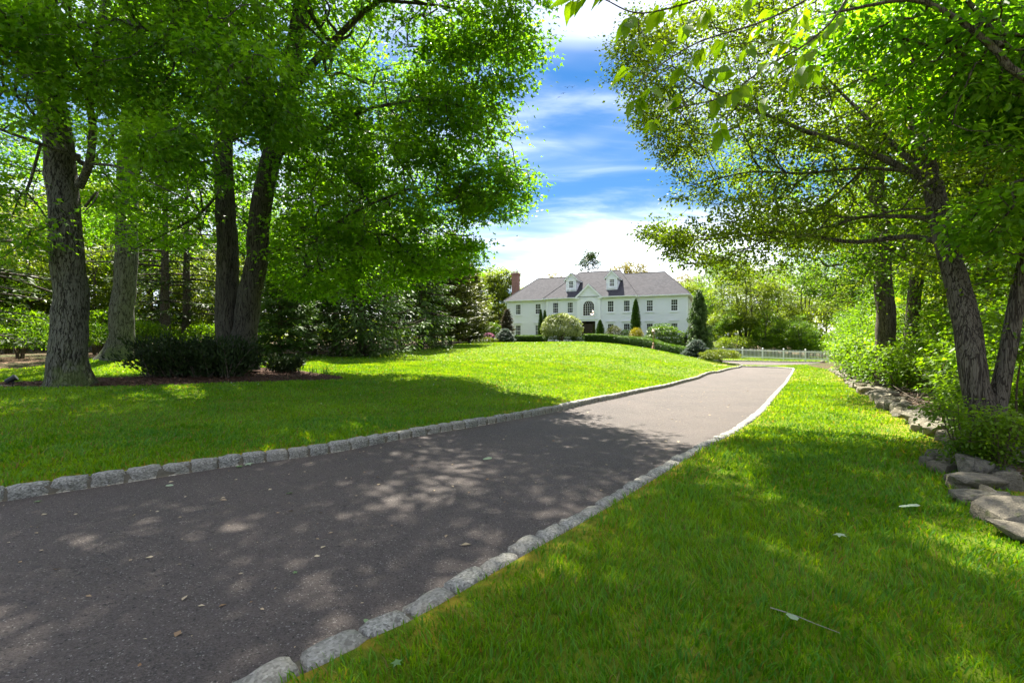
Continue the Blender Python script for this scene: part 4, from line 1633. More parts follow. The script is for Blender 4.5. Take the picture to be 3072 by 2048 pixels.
BK_DARK = bark_mat('conifer_bark', (0.020, 0.015, 0.011), (0.060, 0.045, 0.034), (0.120, 0.100, 0.080), 26.0, 0.25, None, 0.012)
BK_TWIG = plain('shrub_bark', (0.10, 0.075, 0.05), 0.85, 0.15, var=0.3)
# ------------------------------------------------------------------ the big trees
def S(px, r0, r1):
    return ([P(*q) for q in px], r0, r1)
def B(u, v, d, r, n):
    return (P(u, v, d), r, n)

# oak at the left edge
b = G(212, 10.9)
deciduous('oak_tree', 'thick furrowed oak trunk nearest the left edge of the lawn', 'tree', b,
    [([b + (0, 0, -0.1), P(208, 1000, 10.9), P(206, 850, 10.9), P(196, 650, 10.9), P(172, 400, 10.9), P(150, 200, 10.9), P(130, 0, 10.9), P(112, -350, 10.8), P(100, -900, 10.7)], 0.35, 0.16),
     S([(238, 560, 10.8), (268, 491, 10.6), (279, 380, 10.4), (268, 268, 10.2), (290, 120, 10), (330, -100, 9.8)], 0.085, 0.04),
     S([(262, 500, 10.7), (192, 446, 10.3), (112, 357, 9.9), (67, 303, 9.6), (0, 260, 9.2)], 0.05, 0.02),
     S([(240, 470, 10.7), (134, 437, 10.2), (0, 388, 9.8), (-150, 330, 9.4)], 0.05, 0.02),
     S([(268, 491, 10.6), (350, 500, 10.0), (450, 545, 9.6), (560, 600, 9.2)], 0.035, 0.012),
     S([(160, 100, 10.8), (330, 60, 10.2), (560, 140, 9.7), (760, 270, 9.4)], 0.07, 0.02),
     S([(255, 620, 10.8), (292, 575, 10.6), (286, 600, 10.4), (250, 640, 10.2)], 0.03, 0.01)],
    [B(330, 130, 9.6, (2.2, 1.8, 1.35), 420), B(720, 290, 9.6, (1.7, 1.5, 0.9), 260), B(40, 160, 9.2, (1.5, 1.6, 1.7), 260),
     B(520, 470, 9.4, (1.1, 1.2, 0.6), 110), B(-40, 640, 9.6, (0.9, 1.2, 1.0), 90), B(300, -500, 10.5, (5.0, 4.0, 3.0), 220), B(560, 40, 9.9, (1.8, 1.4, 1.0), 200)],
    None, BK_OAK, LM_OAK, 36000, 0.14, 11, LEAF_OAK, bf=0.3, spread=0.30, attach=[0.45, 0.3, 0.25, 0.25, 0.2, 0.3, .5], sides=20, flare=1.45, rmax_leaf=0.012, droop=0.35, keep=0.6, clump=0.8)

b = G(352, 18.0)
deciduous('oak_tree', 'tall straight oak trunk standing behind the nearest oak', 'tree', b,
    [([b + (0, 0, -0.1), P(368, 950, 18), P(378, 750, 18), P(384, 500, 18), P(388, 250, 18), P(386, 0, 18), P(380, -500, 18)], 0.40, 0.2),
     S([(385, 420, 18), (440, 330, 17.5), (520, 260, 17)], 0.09, 0.03)],
    [B(330, 60, 17.5, (4.0, 3.5, 2.4), 300), B(470, 330, 17, (2.4, 2.4, 1.4), 160), B(350, -700, 18, (6, 6, 4), 140), B(250, 640, 17.5, (1.6, 1.6, 1.0), 70), B(120, 420, 17, (2.4, 2, 1.4), 120)],
    None, BK_OAK, LM_OAK, 17000, 0.17, 12, LEAF_OAK, spread=0.45, attach=0.45, sides=16, flare=1.6, keep=0.6, clump=0.6)

# twin-stemmed maple
b = G(705, 15.0)
def maple_shape(p):
    u = 1536 + p[:, 0] / p[:, 1] * F
    v = 1024 - (p[:, 2] - CAMZ) / p[:, 1] * F
    edge = np.interp(v, [-900, 0, 60, 160, 260, 330, 430, 520, 580, 640, 720, 800, 900], [1690, 1690, 1665, 1640, 1560, 1580, 1520, 1560, 1600, 1585, 1500, 1440, 1330])
    ok = u < edge + 5 + 105 * pnoise(np.c_[v / 42.0, p[:, 1] * 0.4, p[:, 0] * 0.15])
    ok &= ~((p[:, 1] < 15.2) & (u > 600) & (u < 830) & (v > 420))
    ok &= v < np.interp(u, [300, 500, 800, 1000, 1200, 1400, 1600], [820, 800, 880, 930, 900, 860, 700])
    return ok
deciduous('maple_tree', 'twin-stemmed maple with a dark trunk and spreading crown over the lawn', 'tree', b,
    [([P(690, 1105, 15.05), P(684, 950, 15), P(679, 790, 15), P(672, 560, 15), P(668, 380, 15), P(662, 210, 15), P(680, 0, 15), P(690, -500, 15)], 0.36, 0.14),
     ([P(728, 1105, 14.95), P(745, 930, 14.9), P(768, 790, 14.9), P(790, 600, 14.8), P(836, 400, 14.7), P(868, 260, 14.6), P(895, 80, 14.5), P(930, -200, 14.4), P(960, -700, 14.2)], 0.37, 0.14),
     S([(690, 400, 15), (735, 330, 14.8), (772, 280, 14.6), (810, 180, 14.3)], 0.13, 0.07),
     S([(860, 300, 14.6), (901, 235, 14.2), (1019, 105, 13.8), (1136, 0, 13.4), (1300, -130, 13)], 0.13, 0.05),
     S([(780, 770, 14.9), (840, 745, 14.5), (914, 744, 14.2), (1005, 673, 13.9), (1110, 614, 13.6), (1250, 560, 13.4)], 0.085, 0.02),
     S([(812, 480, 14.8), (950, 400, 14), (1100, 330, 13.5), (1280, 300, 13.2), (1430, 330, 13)], 0.09, 0.02),
     S([(672, 560, 15), (600, 640, 14.4), (500, 700, 14), (380, 760, 13.8)], 0.05, 0.015),
     S([(836, 400, 14.7), (960, 520, 15.5), (1100, 620, 16.5), (1260, 680, 17)], 0.07, 0.02),
     S([(1136, 0, 13.4), (1330, 20, 12.8), (1500, 60, 12.4), (1620, 120, 12.2)], 0.05, 0.012)],
    [B(880, 130, 15.0, (5.6, 4.5, 4.4), 1250), B(760, 560, 16.5, (3.2, 1.6, 2.4), 260), B(1160, 560, 14.6, (3.4, 3.6, 2.5), 760), B(1400, 340, 13.6, (1.8, 1.8, 2.6), 330), B(1480, 580, 13.6, (1.3, 1.4, 0.9), 150),
     B(1460, 110, 12.6, (1.7, 1.7, 1.3), 150), B(1600, 70, 12.2, (1.0, 1.0, 0.9), 34), B(950, -650, 14.5, (7.0, 6.0, 4.6), 430), B(500, 560, 14.2, (2.4, 2.0, 1.9), 240), B(1000, 790, 14.4, (3.0, 2.6, 1.2), 360),
     B(1320, 760, 14.2, (1.3, 1.6, 0.8), 110), B(1500, -800, 11.5, (4.5, 4.5, 2.2), 220), ((-3.4, 10.6, 12.2), (4.8, 2.8, 2.0), 700), ((-6.5, 13.0, 12.0), (4.0, 3.0, 2.2), 300)],  # last entries: crown masses out of view, added overhead to shade the drive
    None, BK_MAPLE, LM_MAPLE, 142000, 0.135, 13, LEAF_MAPLE, bf=0.28, spread=0.36, lay=0.28, attach=[0.35, 0.35, .4, .3, .3, .3, .3, .3, .3], sides=18, flare=1.35, rmax_leaf=0.013, droop=0.3, keep=0.62, clump=0.9, shape=maple_shape)

# leaning hornbeam at the right, close to the camera
b = G(2965, 5.2)
def horn_shape(p):
    u = 1536 + p[:, 0] / p[:, 1] * F
    v = 1024 - (p[:, 2] - CAMZ) / p[:, 1] * F
    edge = np.interp(v, [-600, 0, 60, 130, 200, 260, 330, 420, 500, 600, 690, 770, 860, 950], [1830, 1830, 1860, 1800, 1850, 1790, 1870, 1930, 1960, 2010, 1890, 1990, 2100, 2250])
    return u > edge + 10 + 80 * pnoise(np.c_[v / 38.0, p[:, 1] * 0.5, p[:, 0] * 0.2])
deciduous('hornbeam_tree', 'slender tree leaning left over the tumbled stone wall at the right', 'tree', b,
    [([b + (0, 0, -0.1), P(2945, 1230, 5.25), P(2919, 1110, 5.3), P(2893, 914, 5.5), P(2853, 731, 5.8), P(2808, 561, 6.1), P(2749, 392, 6.5), P(2735, 196, 7), P(2720, -100, 7.3), P(2700, -500, 7.5)], 0.138, 0.05),
     ([P(2972, 1345, 5.2), P(3000, 1180, 5.25), P(3020, 1060, 5.25), P(3052, 880, 5.2), P(3090, 700, 5.1), P(3130, 350, 5.0)], 0.092, 0.05),
     S([(2790, 560, 6.15), (2675, 488, 6.5), (2531, 430, 6.9), (2416, 396, 7.2), (2273, 333, 7.5), (2129, 270, 7.8), (2020, 200, 8)], 0.052, 0.012),
     S([(2840, 735, 5.8), (2732, 709, 6.2), (2571, 726, 6.6), (2445, 709, 7.0), (2330, 697, 7.3), (2129, 718, 7.7), (1960, 722, 8)], 0.036, 0.008),
     S([(2820, 655, 5.95), (2700, 650, 6.2), (2589, 651, 6.5), (2474, 683, 6.9), (2300, 720, 7.3), (2150, 790, 7.6)], 0.028, 0.007),
     S([(2760, 515, 6.25), (2698, 511, 6.4), (2577, 505, 6.7), (2400, 520, 7), (2244, 517, 7.4), (2060, 560, 7.8)], 0.026, 0.007),
     S([(2775, 530, 6.2), (2755, 505, 6.3), (2675, 430, 6.7), (2617, 367, 7), (2560, 310, 7.3), (2480, 230, 7.7)], 0.045, 0.015),
     S([(2745, 330, 6.6), (2640, 240, 7), (2480, 170, 7.4), (2300, 120, 7.8), (2050, 60, 8)], 0.035, 0.008),
     S([(2749, 392, 6.5), (2840, 260, 6.4), (2930, 120, 6.3), (3050, 0, 6.2)], 0.035, 0.01)],
    [B(2140, 330, 7.9, (1.75, 1.6, 1.5), 560), B(2230, 700, 7.7, (1.7, 1.5, 0.75), 420), B(1985, 730, 8.0, (0.55, 0.8, 0.3), 90), B(2520, 420, 7.3, (1.5, 1.6, 1.7), 420), B(1900, 160, 8.0, (0.6, 0.9, 0.5), 120),
     B(2780, 280, 6.6, (1.4, 1.5, 1.7), 260), B(2950, 600, 5.8, (1.0, 1.0, 1.4), 130), B(1960, 420, 8.0, (0.5, 0.8, 0.6), 100), B(2200, 60, 8, (1.4, 1.2, 0.7), 200)],
    None, BK_GREY, LM_HORN, 66000, 0.058, 14, LEAF_DIA, bf=0.5, spread=0.14, attach=[0.5, 0.5, 0.2, .2, .2, .2, .2, .2, .2], sides=16, flare=1.45, twig=0.0032, rmax_leaf=0.009, droop=0.25, flat=0.6, keep=0.75, clump=1.2, shape=horn_shape)

# two straight trunks further into the right-hand wood
b = G(2664, 14.0)
deciduous('ash_tree', 'broad dark trunk rising from the shrubs behind the stone wall', 'tree', b,
    [([b + (0, 0, -0.2), P(2661, 1000, 14), P(2652, 880, 14), P(2640, 700, 14), P(2630, 450, 14), P(2600, 150, 14), P(2560, -300, 14)], 0.27, 0.12)],
    [B(2520, 450, 13.5, (3.2, 3.2, 2.6), 330), B(2600, 760, 13, (2.6, 2.0, 1.4), 200), B(2550, -250, 14, (5.5, 5, 3.5), 320)],
    None, BK_GREY, LM_UNDER, 24000, 0.105, 15, LEAF_DIA, spread=0.32, attach=0.3, sides=12, keep=0.65, clump=0.7)
b = G(2740, 15.5)
deciduous('ash_tree', 'thinner upright trunk just right of the broad dark one', 'tree', b,
    [([b + (0, 0, -0.2), P(2742, 1000, 15.5), P(2752, 850, 15.5), P(2766, 650, 15.5), P(2775, 300, 15.5), P(2790, -200, 15.5)], 0.215, 0.11)],
    [B(2850, 500, 15, (3.2, 3.0, 2.8), 300), B(2900, 0, 15.5, (5, 4, 4), 320)],
    None, BK_GREY, LM_UNDER, 20000, 0.11, 16, LEAF_DIA, spread=0.32, attach=0.3, sides=12, keep=0.65, clump=0.7)

# oak overhead, its trunk out of the frame to the right
b = np.array([6.9, 3.9, g(6.9, 3.9)])
deciduous('oak_tree', 'oak boughs entering the picture at the top right corner', 'tree', b,
    [([b + (0, 0, -0.1), b + (-0.1, 0, 2.0), b + (-0.3, 0.1, 4.0), b + (-0.6, 0.2, 7.5)], 0.24, 0.12),
     ([b + (-0.25, 0, 3.0), P(3150, 260, 4.3), P(2979, 138, 4.4), P(2876, 57, 4.5), P(2738, 0, 4.6), P(2500, 40, 4.8)], 0.06, 0.012),
     ([P(3000, 145, 4.4), P(2960, 70, 4.5), P(2900, 0, 4.6), P(2820, -80, 4.7)], 0.035, 0.01),
     ([b + (-0.25, 0, 2.4), P(3150, 470, 4.6), P(3000, 430, 4.8), P(2900, 460, 5.0)], 0.03, 0.008)],
    [B(2860, 110, 4.8, (0.9, 0.8, 0.45), 130), B(3080, 330, 4.7, (0.8, 0.8, 0.6), 120), B(2620, 50, 5.0, (0.8, 0.8, 0.3), 90), B(3080, 60, 4.8, (0.7, 0.8, 0.5), 90), B(3050, 640, 4.9, (0.6, 0.7, 0.45), 90), B(2960, 320, 5.2, (0.8, 0.8, 0.5), 100)],
    None, BK_GREY, LM_OAK, 13000, 0.085, 17, LEAF_OVAL, spread=0.16, attach=[0.75, 0.25, 0.25, 0.25], twig=0.004, rmax_leaf=0.010, droop=0.3)

# ------------------------------------------------------------------ hickory twigs hanging close overhead: each leaflet its own part
hb = np.array([2.9, -1.6, g(2.9, -1.6)])
hick = empty('hickory_tree', hb, 'large bright serrated leaves on twigs hanging at the top centre right', 'tree')
rng = np.random.default_rng(31)
t_ = MB()
lim = catmull([hb + (0, 0, -.1), hb + (0, .1, 2.0), hb + (-.2, .6, 4.0), (2.2, 0.6, 5.2), (1.9, 2.0, 5.3), P(2620, -170, 3.2)], 6) - hb
t_.tube(lim, np.linspace(.16, .02, len(lim)), 10)
sprays = [(1712, 25, 2.9), (1815, 0, 2.8), (1880, 95, 2.9), (1915, 150, 2.9), (1880, 235, 2.8), (1968, 60, 3.0), (1990, 165, 3.0), (2035, 235, 2.9), (1945, 300, 2.8), (1905, 330, 2.8), (2060, 105, 3.1), (2090, 190, 3.0), (1960, 395, 2.8),
          (2130, 250, 3.0), (2120, 60, 3.1), (2165, 150, 3.1), (2190, 230, 3.0), (2215, 300, 3.0), (2150, 330, 3.0), (2240, 180, 3.1), (2275, 110, 3.1), (2300, 215, 3.1), (2310, 60, 3.2), (2345, 150, 3.1), (2352, 205, 3.1), (2395, 250, 3.1),
          (2420, 190, 3.2), (2455, 130, 3.2), (2400, 75, 3.2), (2250, 20, 3.1), (2505, 100, 3.2), (2440, 245, 3.2), (2385, 300, 3.1), (2160, 420, 3.0), (2290, 345, 3.1), (2240, 290, 3.1), (2040, 30, 3.0), (2015, 330, 2.9), (1760, 10, 2.8)]
twigs_ = [catmull([P(2620, -170, 3.2), P(2480, -40, 3.2), P(2300, 60, 3.1), P(2090, 130, 3.0), P(1930, 235, 2.85), P(1890, 300, 2.8)], 8),
          catmull([P(2620, -170, 3.2), P(2350, -110, 3.1), P(2150, -20, 3.05), P(1930, 40, 2.95), P(1800, -5, 2.85), P(1715, 0, 2.85)], 8),
          catmull([P(2620, -170, 3.2), P(2520, 30, 3.2), P(2420, 130, 3.15), P(2300, 200, 3.1), P(2170, 290, 3.0), P(2010, 330, 2.9), P(1955, 370, 2.8)], 8)]
LEAFLET = []
for k in range(3):
    n = 7
    V, Fc = [], []
    for i in range(n + 1):
        x = i / n
        wdt = 0.27 * math.sin(math.pi * min(1, x ** 0.75 + 0.02)) * (1.0 if i % 2 == 0 else 0.93) * (1 if 0 < i < n else 0)
        bend = -0.22 * x * x * (0.6 + 0.4 * k)
        V += [(x, wdt, bend + 0.09 * wdt * 3), (x, 0, bend), (x, -wdt, bend + 0.09 * wdt * 3)]
    for i in range(n):
        a = i * 3
        Fc += [(a, a + 1, a + 4, a + 3), (a + 1, a + 2, a + 5, a + 4)]
    LEAFLET.append(mesh_np('leaf', np.array(V, float), np.array(Fc), [LM_HICK], smooth=True, rnd=np.full(len(V), 0.2 + 0.35 * k)))
nleaf = 0
tips_used = []
for (u, v, d) in sprays:
    c = P(u, v - 25, d)
    tw_ = np.vstack([q[:-6] for q in twigs_])
    hb_ = tw_[np.argmin(np.linalg.norm(tw_ - c - (0.10, 0, 0.10), axis=1))]
    mid = 0.5 * (hb_ + c) + (0.02 * rng.normal(), 0.02 * rng.normal(), 0.03)
    t_.tube(catmull([hb_ - hb, mid - hb, c - hb], 4), np.linspace(.0028, .0012, 9), 4)
    ax = unit(unit(c - hb_) + rng.normal(size=3) * 0.3 + (-0.25, 0, -0.2))
    side = unit(np.cross(ax, (0, 0, 1)) + 1e-6)
    for k in range(5):
        if k == 0:
            dv = ax + (0, 0, -.35)
            base = c
        else:
            sg = 1 if k % 2 else -1
            base = c - ax * (0.015 + 0.035 * ((k - 1) // 2))
            dv = ax * 0.45 + side * sg * 0.9 + (0, 0, -.45)
        dv = unit(np.asarray(dv) + rng.normal(size=3) * 0.18)
        nv = unit(np.array([0, 0, 1.0]) + rng.normal(size=3) * 0.35)
        sv = unit(np.cross(nv, dv))
        nv = np.cross(dv, sv)
        ln = (0.125 if k < 3 else 0.095) * rng.uniform(.8, 1.15)
        o = obj('leaf', LEAFLET[int(rng.integers(3))], hick)
        M = Matrix(((dv[0], sv[0], nv[0], base[0] - hb[0]), (dv[1], sv[1], nv[1], base[1] - hb[1]), (dv[2], sv[2], nv[2], base[2] - hb[2]), (0, 0, 0, 1)))
        o.matrix_local = M @ Matrix.Diagonal((ln, ln * rng.uniform(.9, 1.1), ln, 1))
        nleaf += 1
for q in twigs_:
    t_.tube(q - hb, np.linspace(.009, .002, len(q)), 5)
t_.build('trunk', BK_GREY, hick, smooth=True)
print('hickory leaflets', nleaf)
# ------------------------------------------------------------------ conifers along the left of the lawn
conifer('hemlock_tree', 'dark hemlock at the left edge with long bare lower branches', 'tree', G(-120, 17.5), 13, 5.0, 41, LM_DARKSP, BK_DARK, levels=24, per=6, bare=0.05, droop=0.18, upturn=0.05, size=0.26, dens=0.75, irregular=0.35, twigs=9)
conifer('hemlock_tree', 'slim hemlock between the second oak and the maple, nearer the oak', 'tree', G(495, 25.0), 15, 3.6, 42, LM_DARKSP, BK_DARK, levels=22, per=5, bare=0.10, droop=0.12, upturn=0.06, size=0.27, dens=0.6, irregular=0.4, twigs=8, trunk_r=0.26)
HM = conifer('hemlock_tree', 'slim hemlock between the second oak and the maple, nearer the maple', 'tree', G(560, 26.5), 15, 3.8, 43, LM_DARKSP, BK_DARK, levels=22, per=5, bare=0.08, droop=0.15, upturn=0.06, size=0.27, dens=0.6, irregular=0.4, twigs=8, trunk_r=0.24)
conifer('spruce_tree', 'small fresh green spruce just right of the maple trunk', 'tree', G(838, 22.5), 6.5, 2.1, 44, LM_SPRUCE, BK_DARK, levels=22, per=7, bare=0.02, droop=0.25, upturn=0.25, size=0.22, dens=1.2, hang=0.25)
conifer('spruce_tree', 'tall dark spruce standing behind the small fresh green one', 'tree', G(935, 29), 15, 3.4, 45, LM_DARKSP, BK_DARK, levels=30, per=7, bare=0.04, droop=0.35, upturn=0.2, size=0.30, dens=1.0, hang=0.3)
conifer('spruce_tree', 'broad weeping spruce sweeping down to the lawn right of the maple', 'tree', G(1090, 28.5), 14, 4.6, 46, LM_SPRUCE, BK_DARK, levels=30, per=8, bare=0.02, droop=0.45, upturn=0.40, size=0.27, dens=1.35, hang=0.8, irregular=0.28)
conifer('spruce_tree', 'greyish spruce with one low branch reaching out over the lawn', 'tree', G(1262, 37), 12, 3.6, 47, LM_SPRUCE, BK_DARK, levels=26, per=7, bare=0.03, droop=0.30, upturn=0.15, size=0.30, dens=1.1, hang=0.35)
conifer('cedar_tree', 'brownish green cedar at the far end of the conifer row', 'tree', G(1350, 45), 10.5, 4.0, 48, LM_OLIVE, BK_DARK, levels=26, per=8, bare=0.03, droop=-0.1, upturn=0.1, size=0.34, dens=1.3, power=0.7)
conifer('cedar_tree', 'second brownish cedar nearest the house shrubs', 'tree', G(1408, 55), 9.0, 3.2, 49, LM_OLIVE, BK_DARK, levels=24, per=8, bare=0.03, droop=-0.05, upturn=0.1, size=0.34, dens=1.2, power=0.7)

for i, (u, d, s) in enumerate([(-300, 26, .9), (150, 34, 1.0), (400, 38, 1.0), (730, 36, .9), (1010, 35, 1.0), (1170, 39, .9), (1300, 50, .9)]):
    place(HM, G(u, d), i * 1.3, (s * 1.15, s * 1.15, s), 'dark hemlock deeper in the left-hand wood', 'hemlocks deeper in the left-hand wood')
# ------------------------------------------------------------------ broad-leaved trees of the woods, five makes
def make_wood(name, label, h, r, seed, lm, n=15000, size=0.2, low=0.25, keep=0.55, stems=1, loc=(0, 0, 0), blobn=300, lean=0.0, trunk=0.16, **kw):
    rng = np.random.default_rng(seed)
    loc = np.asarray(loc, float)
    st_ = []
    for k in range(stems):
        a = rng.random() * 6.3
        o = 0.25 * (stems - 1)
        st_.append(([loc + (o * math.cos(a) * .3, o * math.sin(a) * .3, -0.1), loc + (o * math.cos(a) + lean * .3, o * math.sin(a), h * .3), loc + (lean * .7 + rng.normal() * .3 + o * 1.5 * math.cos(a), rng.normal() * .3 + o * 1.5 * math.sin(a), h * .65), loc + (lean + rng.normal() * .4, rng.normal() * .4, h * .95)], trunk, 0.04))
    bl = [(loc + (lean * .6, 0, h * (low + (1 - low) * .5)), (r, r, h * (1 - low) * .52), blobn)]
    for k in range(6):
        a = k * 1.05 + rng.random()
        bl.append((loc + (r * .65 * math.cos(a) + lean * .5, r * .65 * math.sin(a), h * rng.uniform(min(low + .12, .8), .86)), (r * .55, r * .55, h * .12), int(blobn * .22)))
    return deciduous(name, label, 'tree', loc, st_, bl, None, BK_GREY, lm, n, size, seed, LEAF_DIA, bf=0.35, spread=0.42, attach=0.3, sides=8, keep=keep, clump=0.55, twig=0.008, rmax_leaf=0.03, **kw)

wl = 'pale green broad-leaved tree in the wood behind the left conifers'
wg = 'trees of the wood behind the left conifers'
W1 = make_wood('wood_tree', wl, 13, 4.2, 61, LM_FAR, loc=G(250, 33)); tag(W1, group=wg)
W2 = make_wood('wood_tree', wl, 15, 4.6, 62, LM_UNDER, loc=G(700, 38)); tag(W2, group=wg)
W3 = make_wood('wood_tree', wl, 11, 3.6, 63, LM_FAR, stems=3, loc=G(-150, 28), low=0.12); tag(W3, group=wg)
W4 = make_wood('wood_tree', wl, 9, 3.4, 64, LM_UNDER, stems=2, loc=G(440, 31), low=0.06, n=14000); tag(W4, group=wg)
for i, (u, d, s, W) in enumerate([(30, 40, 1.05, W1), (420, 44, 1.1, W2), (560, 36, 0.9, W3), (870, 42, 1.0, W4), (1000, 46, 1.1, W1), (1160, 48, 1.0, W2), (1290, 56, 1.0, W3), (-350, 34, 1.0, W2), (120, 29, 0.7, W4), (620, 33, 0.7, W4), (300, 27, 0.55, W3), (-80, 24, 0.6, W4),
                                  (760, 48, 1.0, W1), (-600, 30, 1.0, W1), (-420, 22, 0.8, W4), (60, 26, .75, W3), (200, 36, 1.0, W2), (650, 29, .6, W3), (780, 34, .9, W4), (920, 36, .9, W3), (1080, 38, 1.0, W1), (1200, 44, .9, W4), (350, 34, 1.0, W3)]):
    place(W, G(u, d), i * 1.9, (s, s, s * (0.9 + 0.05 * (i % 4))), wl, wg)

# trees round the house
D1 = make_wood('broadleaf_tree', 'tall yellow-green tree rising behind the brick chimney', 12.6, 4.6, 65, LM_FAR, loc=G(1478, 80), n=26000, size=0.30, low=0.05, blobn=420)
place(W4, G(1330, 60), 2.2, 1.0, 'bushy tree behind the brownish cedars')
place(D1, G(1420, 76), 1.1, (.9, .9, .95), 'tall pale tree left of the chimney tree')
place(W3, G(1395, 66), 0.7, (1.0, 1.0, 0.95), 'leafy tree between the brownish cedars and the chimney tree')
place(D1, G(1590, 92), 2.0, (0.8, 0.8, 0.84), 'bright green tree showing low over the left roof slope')
D2 = make_wood('broadleaf_tree', 'lone open-crowned tree standing up above the roof ridge', 19.6, 2.3, 66, LM_ARB, loc=G(1768, 98), n=2300, size=0.34, low=0.68, blobn=46, keep=0.4)
D3 = make_wood('broadleaf_tree', 'golden-leaved tree above the roof behind the right dormer', 17.6, 5.0, 67, LM_GOLD, loc=G(1880, 104), n=11000, size=0.36, low=0.45, blobn=220)
place(D3, G(1662, 110), 1.2, (0.75, 0.75, 0.90), 'golden-leaved tree peeping over the left ridge beside the dormer')
place(D1, G(2085, 90), 1.4, (1.0, 1.0, 0.98), 'yellow-green tree behind the right end of the house')
place(D3, G(2050, 100), 0.4, (0.8, 0.8, 0.85), 'golden tree showing beyond the right hip of the roof')

# wood beyond the white fence
fl = 'sunlit pale green tree beyond the white fence'
fg = 'trees beyond the white fence'
F1 = make_wood('fence_tree', 'multi-stemmed pale green tree behind the left end of the white fence', 11.5, 4.2, 68, LM_FAR, stems=4, loc=G(2235, 58), n=20000, size=0.22, low=0.12, blobn=420)
for i, (u, d, s, W) in enumerate([(2330, 66, 1.0, W1), (2420, 60, 0.95, W3), (2170, 72, 1.0, W2), (2480, 70, 1.05, W1), (2560, 58, 1.0, W2), (2380, 84, 1.2, W2), (2250, 90, 1.2, W1), (2130, 96, 1.1, W2), (2640, 64, 1.1, W1), (2300, 54, 0.55, W4), (2400, 52, 0.5, W4), (2190, 56, 0.5, W4)]):
    place(W, G(u, d), i * 2.3 + .5, (s, s, s * (0.92 + 0.05 * (i % 4))), fl, fg)

# ------------------------------------------------------------------ right-hand wood: trees, saplings and undergrowth
rl = 'leafy green tree deeper in the right-hand wood'
rg = 'trees in the right-hand wood'
for i, (u, d, s, W) in enumerate([(2560, 34, 0.95, W2), (2700, 30, 0.9, W1), (2850, 26, 0.9, W2), (3000, 22, 0.8, W4), (3150, 19, 0.8, W2), (2640, 42, 1.0, W1), (2900, 36, 1.0, W3), (3100, 30, 1.0, W1), (2660, 26, 0.62, W4), (2600, 38, 0.6, W4), (3160, 12.5, .85, W2), (2960, 14, .8, W1), (3060, 16, .9, W3), (3300, 24, 1.0, W2), (3060, 42, 1.1, W2), (2780, 48, 1.1, W2)]):
    place(W, G(u, d), i * 1.7 + .3, (s, s, s * (0.92 + 0.05 * (i % 4))), rl, rg)
sl = 'young leafy sapling crowding the edge of the right-hand wood'
sg_ = 'saplings at the edge of the right-hand wood'
def sapling(seed, h, r, n, size, stems=3):
    loc = np.array([0, 0, -50.0])
    rng = np.random.default_rng(seed)
    st_ = []
    for k in range(stems):
        a = rng.random() * 6.3
        st_.append(([loc + (0.05 * math.cos(a), 0.05 * math.sin(a), -0.05), loc + (.25 * r * math.cos(a), .25 * r * math.sin(a), h * .45), loc + (.5 * r * math.cos(a) + .1 * rng.normal(), .5 * r * math.sin(a), h * .95)], 0.022, 0.006))
    return deciduous('sapling', sl, 'sapling', loc, st_, [(loc + (0, 0, h * .55), (r, r, h * .48), 130)], None, BK_TWIG, LM_UNDER, n, size, seed, LEAF_OVAL, bf=0.5, spread=0.16, attach=0.1, sides=6, keep=0.6, clump=1.3, twig=0.004, rmax_leaf=0.012, droop=0.3, flat=0.75, vert=1, group=sg_)
SP = [sapling(71, 3.0, 1.1, 3600, 0.085), sapling(72, 2.2, 0.9, 3000, 0.08, 4), sapling(73, 4.2, 1.3, 4600, 0.09), sapling(74, 1.2, 0.7, 2200, 0.075, 5)]
spots = [(2520, 24, 0, .9), (2560, 20, 1, 1.2), (2600, 17.5, 1, 1.1), (2590, 22, 2, 1.0), (2650, 17, 0, 1.0), (2700, 14.5, 1, 1.0), (2740, 12.5, 3, 1.3), (2790, 11.5, 1, 1.0), (2800, 15, 2, 1.0), (2860, 10.0, 3, 1.3), (2880, 12.5, 0, 1.0), (2920, 9.2, 1, 1.0), (2960, 11, 2, .9),
         (3010, 8.6, 0, .9), (3060, 7.4, 1, 1.0), (3100, 9.5, 2, 1.0), (2940, 7.6, 3, 1.2), (2870, 8.2, 3, 1.0), (2780, 9.8, 3, 1.0), (2690, 12.8, 3, 1.2), (3120, 6.2, 1, .9), (3030, 6.6, 3, 1.0), (2640, 14.0, 3, 1.3), (2570, 16.8, 3, 1.5), (2530, 20.5, 3, 1.6), (2560, 28, 1, 1.4),
         (2840, 17, 2, 1.0), (2900, 16, 0, 1.2), (2720, 18, 2, 1.1), (2980, 14, 0, 1.2), (3060, 12, 2, 1.0), (2620, 24, 2, 1.1), (2760, 21, 2, 1.1), (3000, 17, 2, 1.1), (2555, 33, 0, 1.3), (2530, 37, 1, 1.4), (3180, 8, 2, 1.1), (2880, 6.3, 3, .8), (2890, 5.0, 3, .6), (3000, 4.75, 3, .55), (3060, 5.6, 1, .8), (2840, 6.0, 3, .7)]
for i, (u, d, k, s) in enumerate(spots):
    u += 0.45 / d * F if 5.9 < d < 26 else 0
    o = SP[k]
    used = i >= 0 and getattr(sapling, 'used', set())
    if k not in used:
        sapling.used = used | {k} if used else {k}
        o.location = tuple(G(u, d)); o.scale = (s, s, s)
    else:
        own = {(5.0, 3): 'low leafy sapling at the left foot of the leaning trunk', (4.75, 3): 'low leafy sapling at the right foot of the leaning trunk', (5.6, 1): 'bushy sapling right behind the leaning trunk at the right edge',
               (37, 1): 'sapling at the right-hand end of the white fence', (17, 0): 'upright sapling at the foot of the broad dark trunk'}.get((d, k))
        place(o, G(u, d), i * 2.1, s, own or sl, sg_)

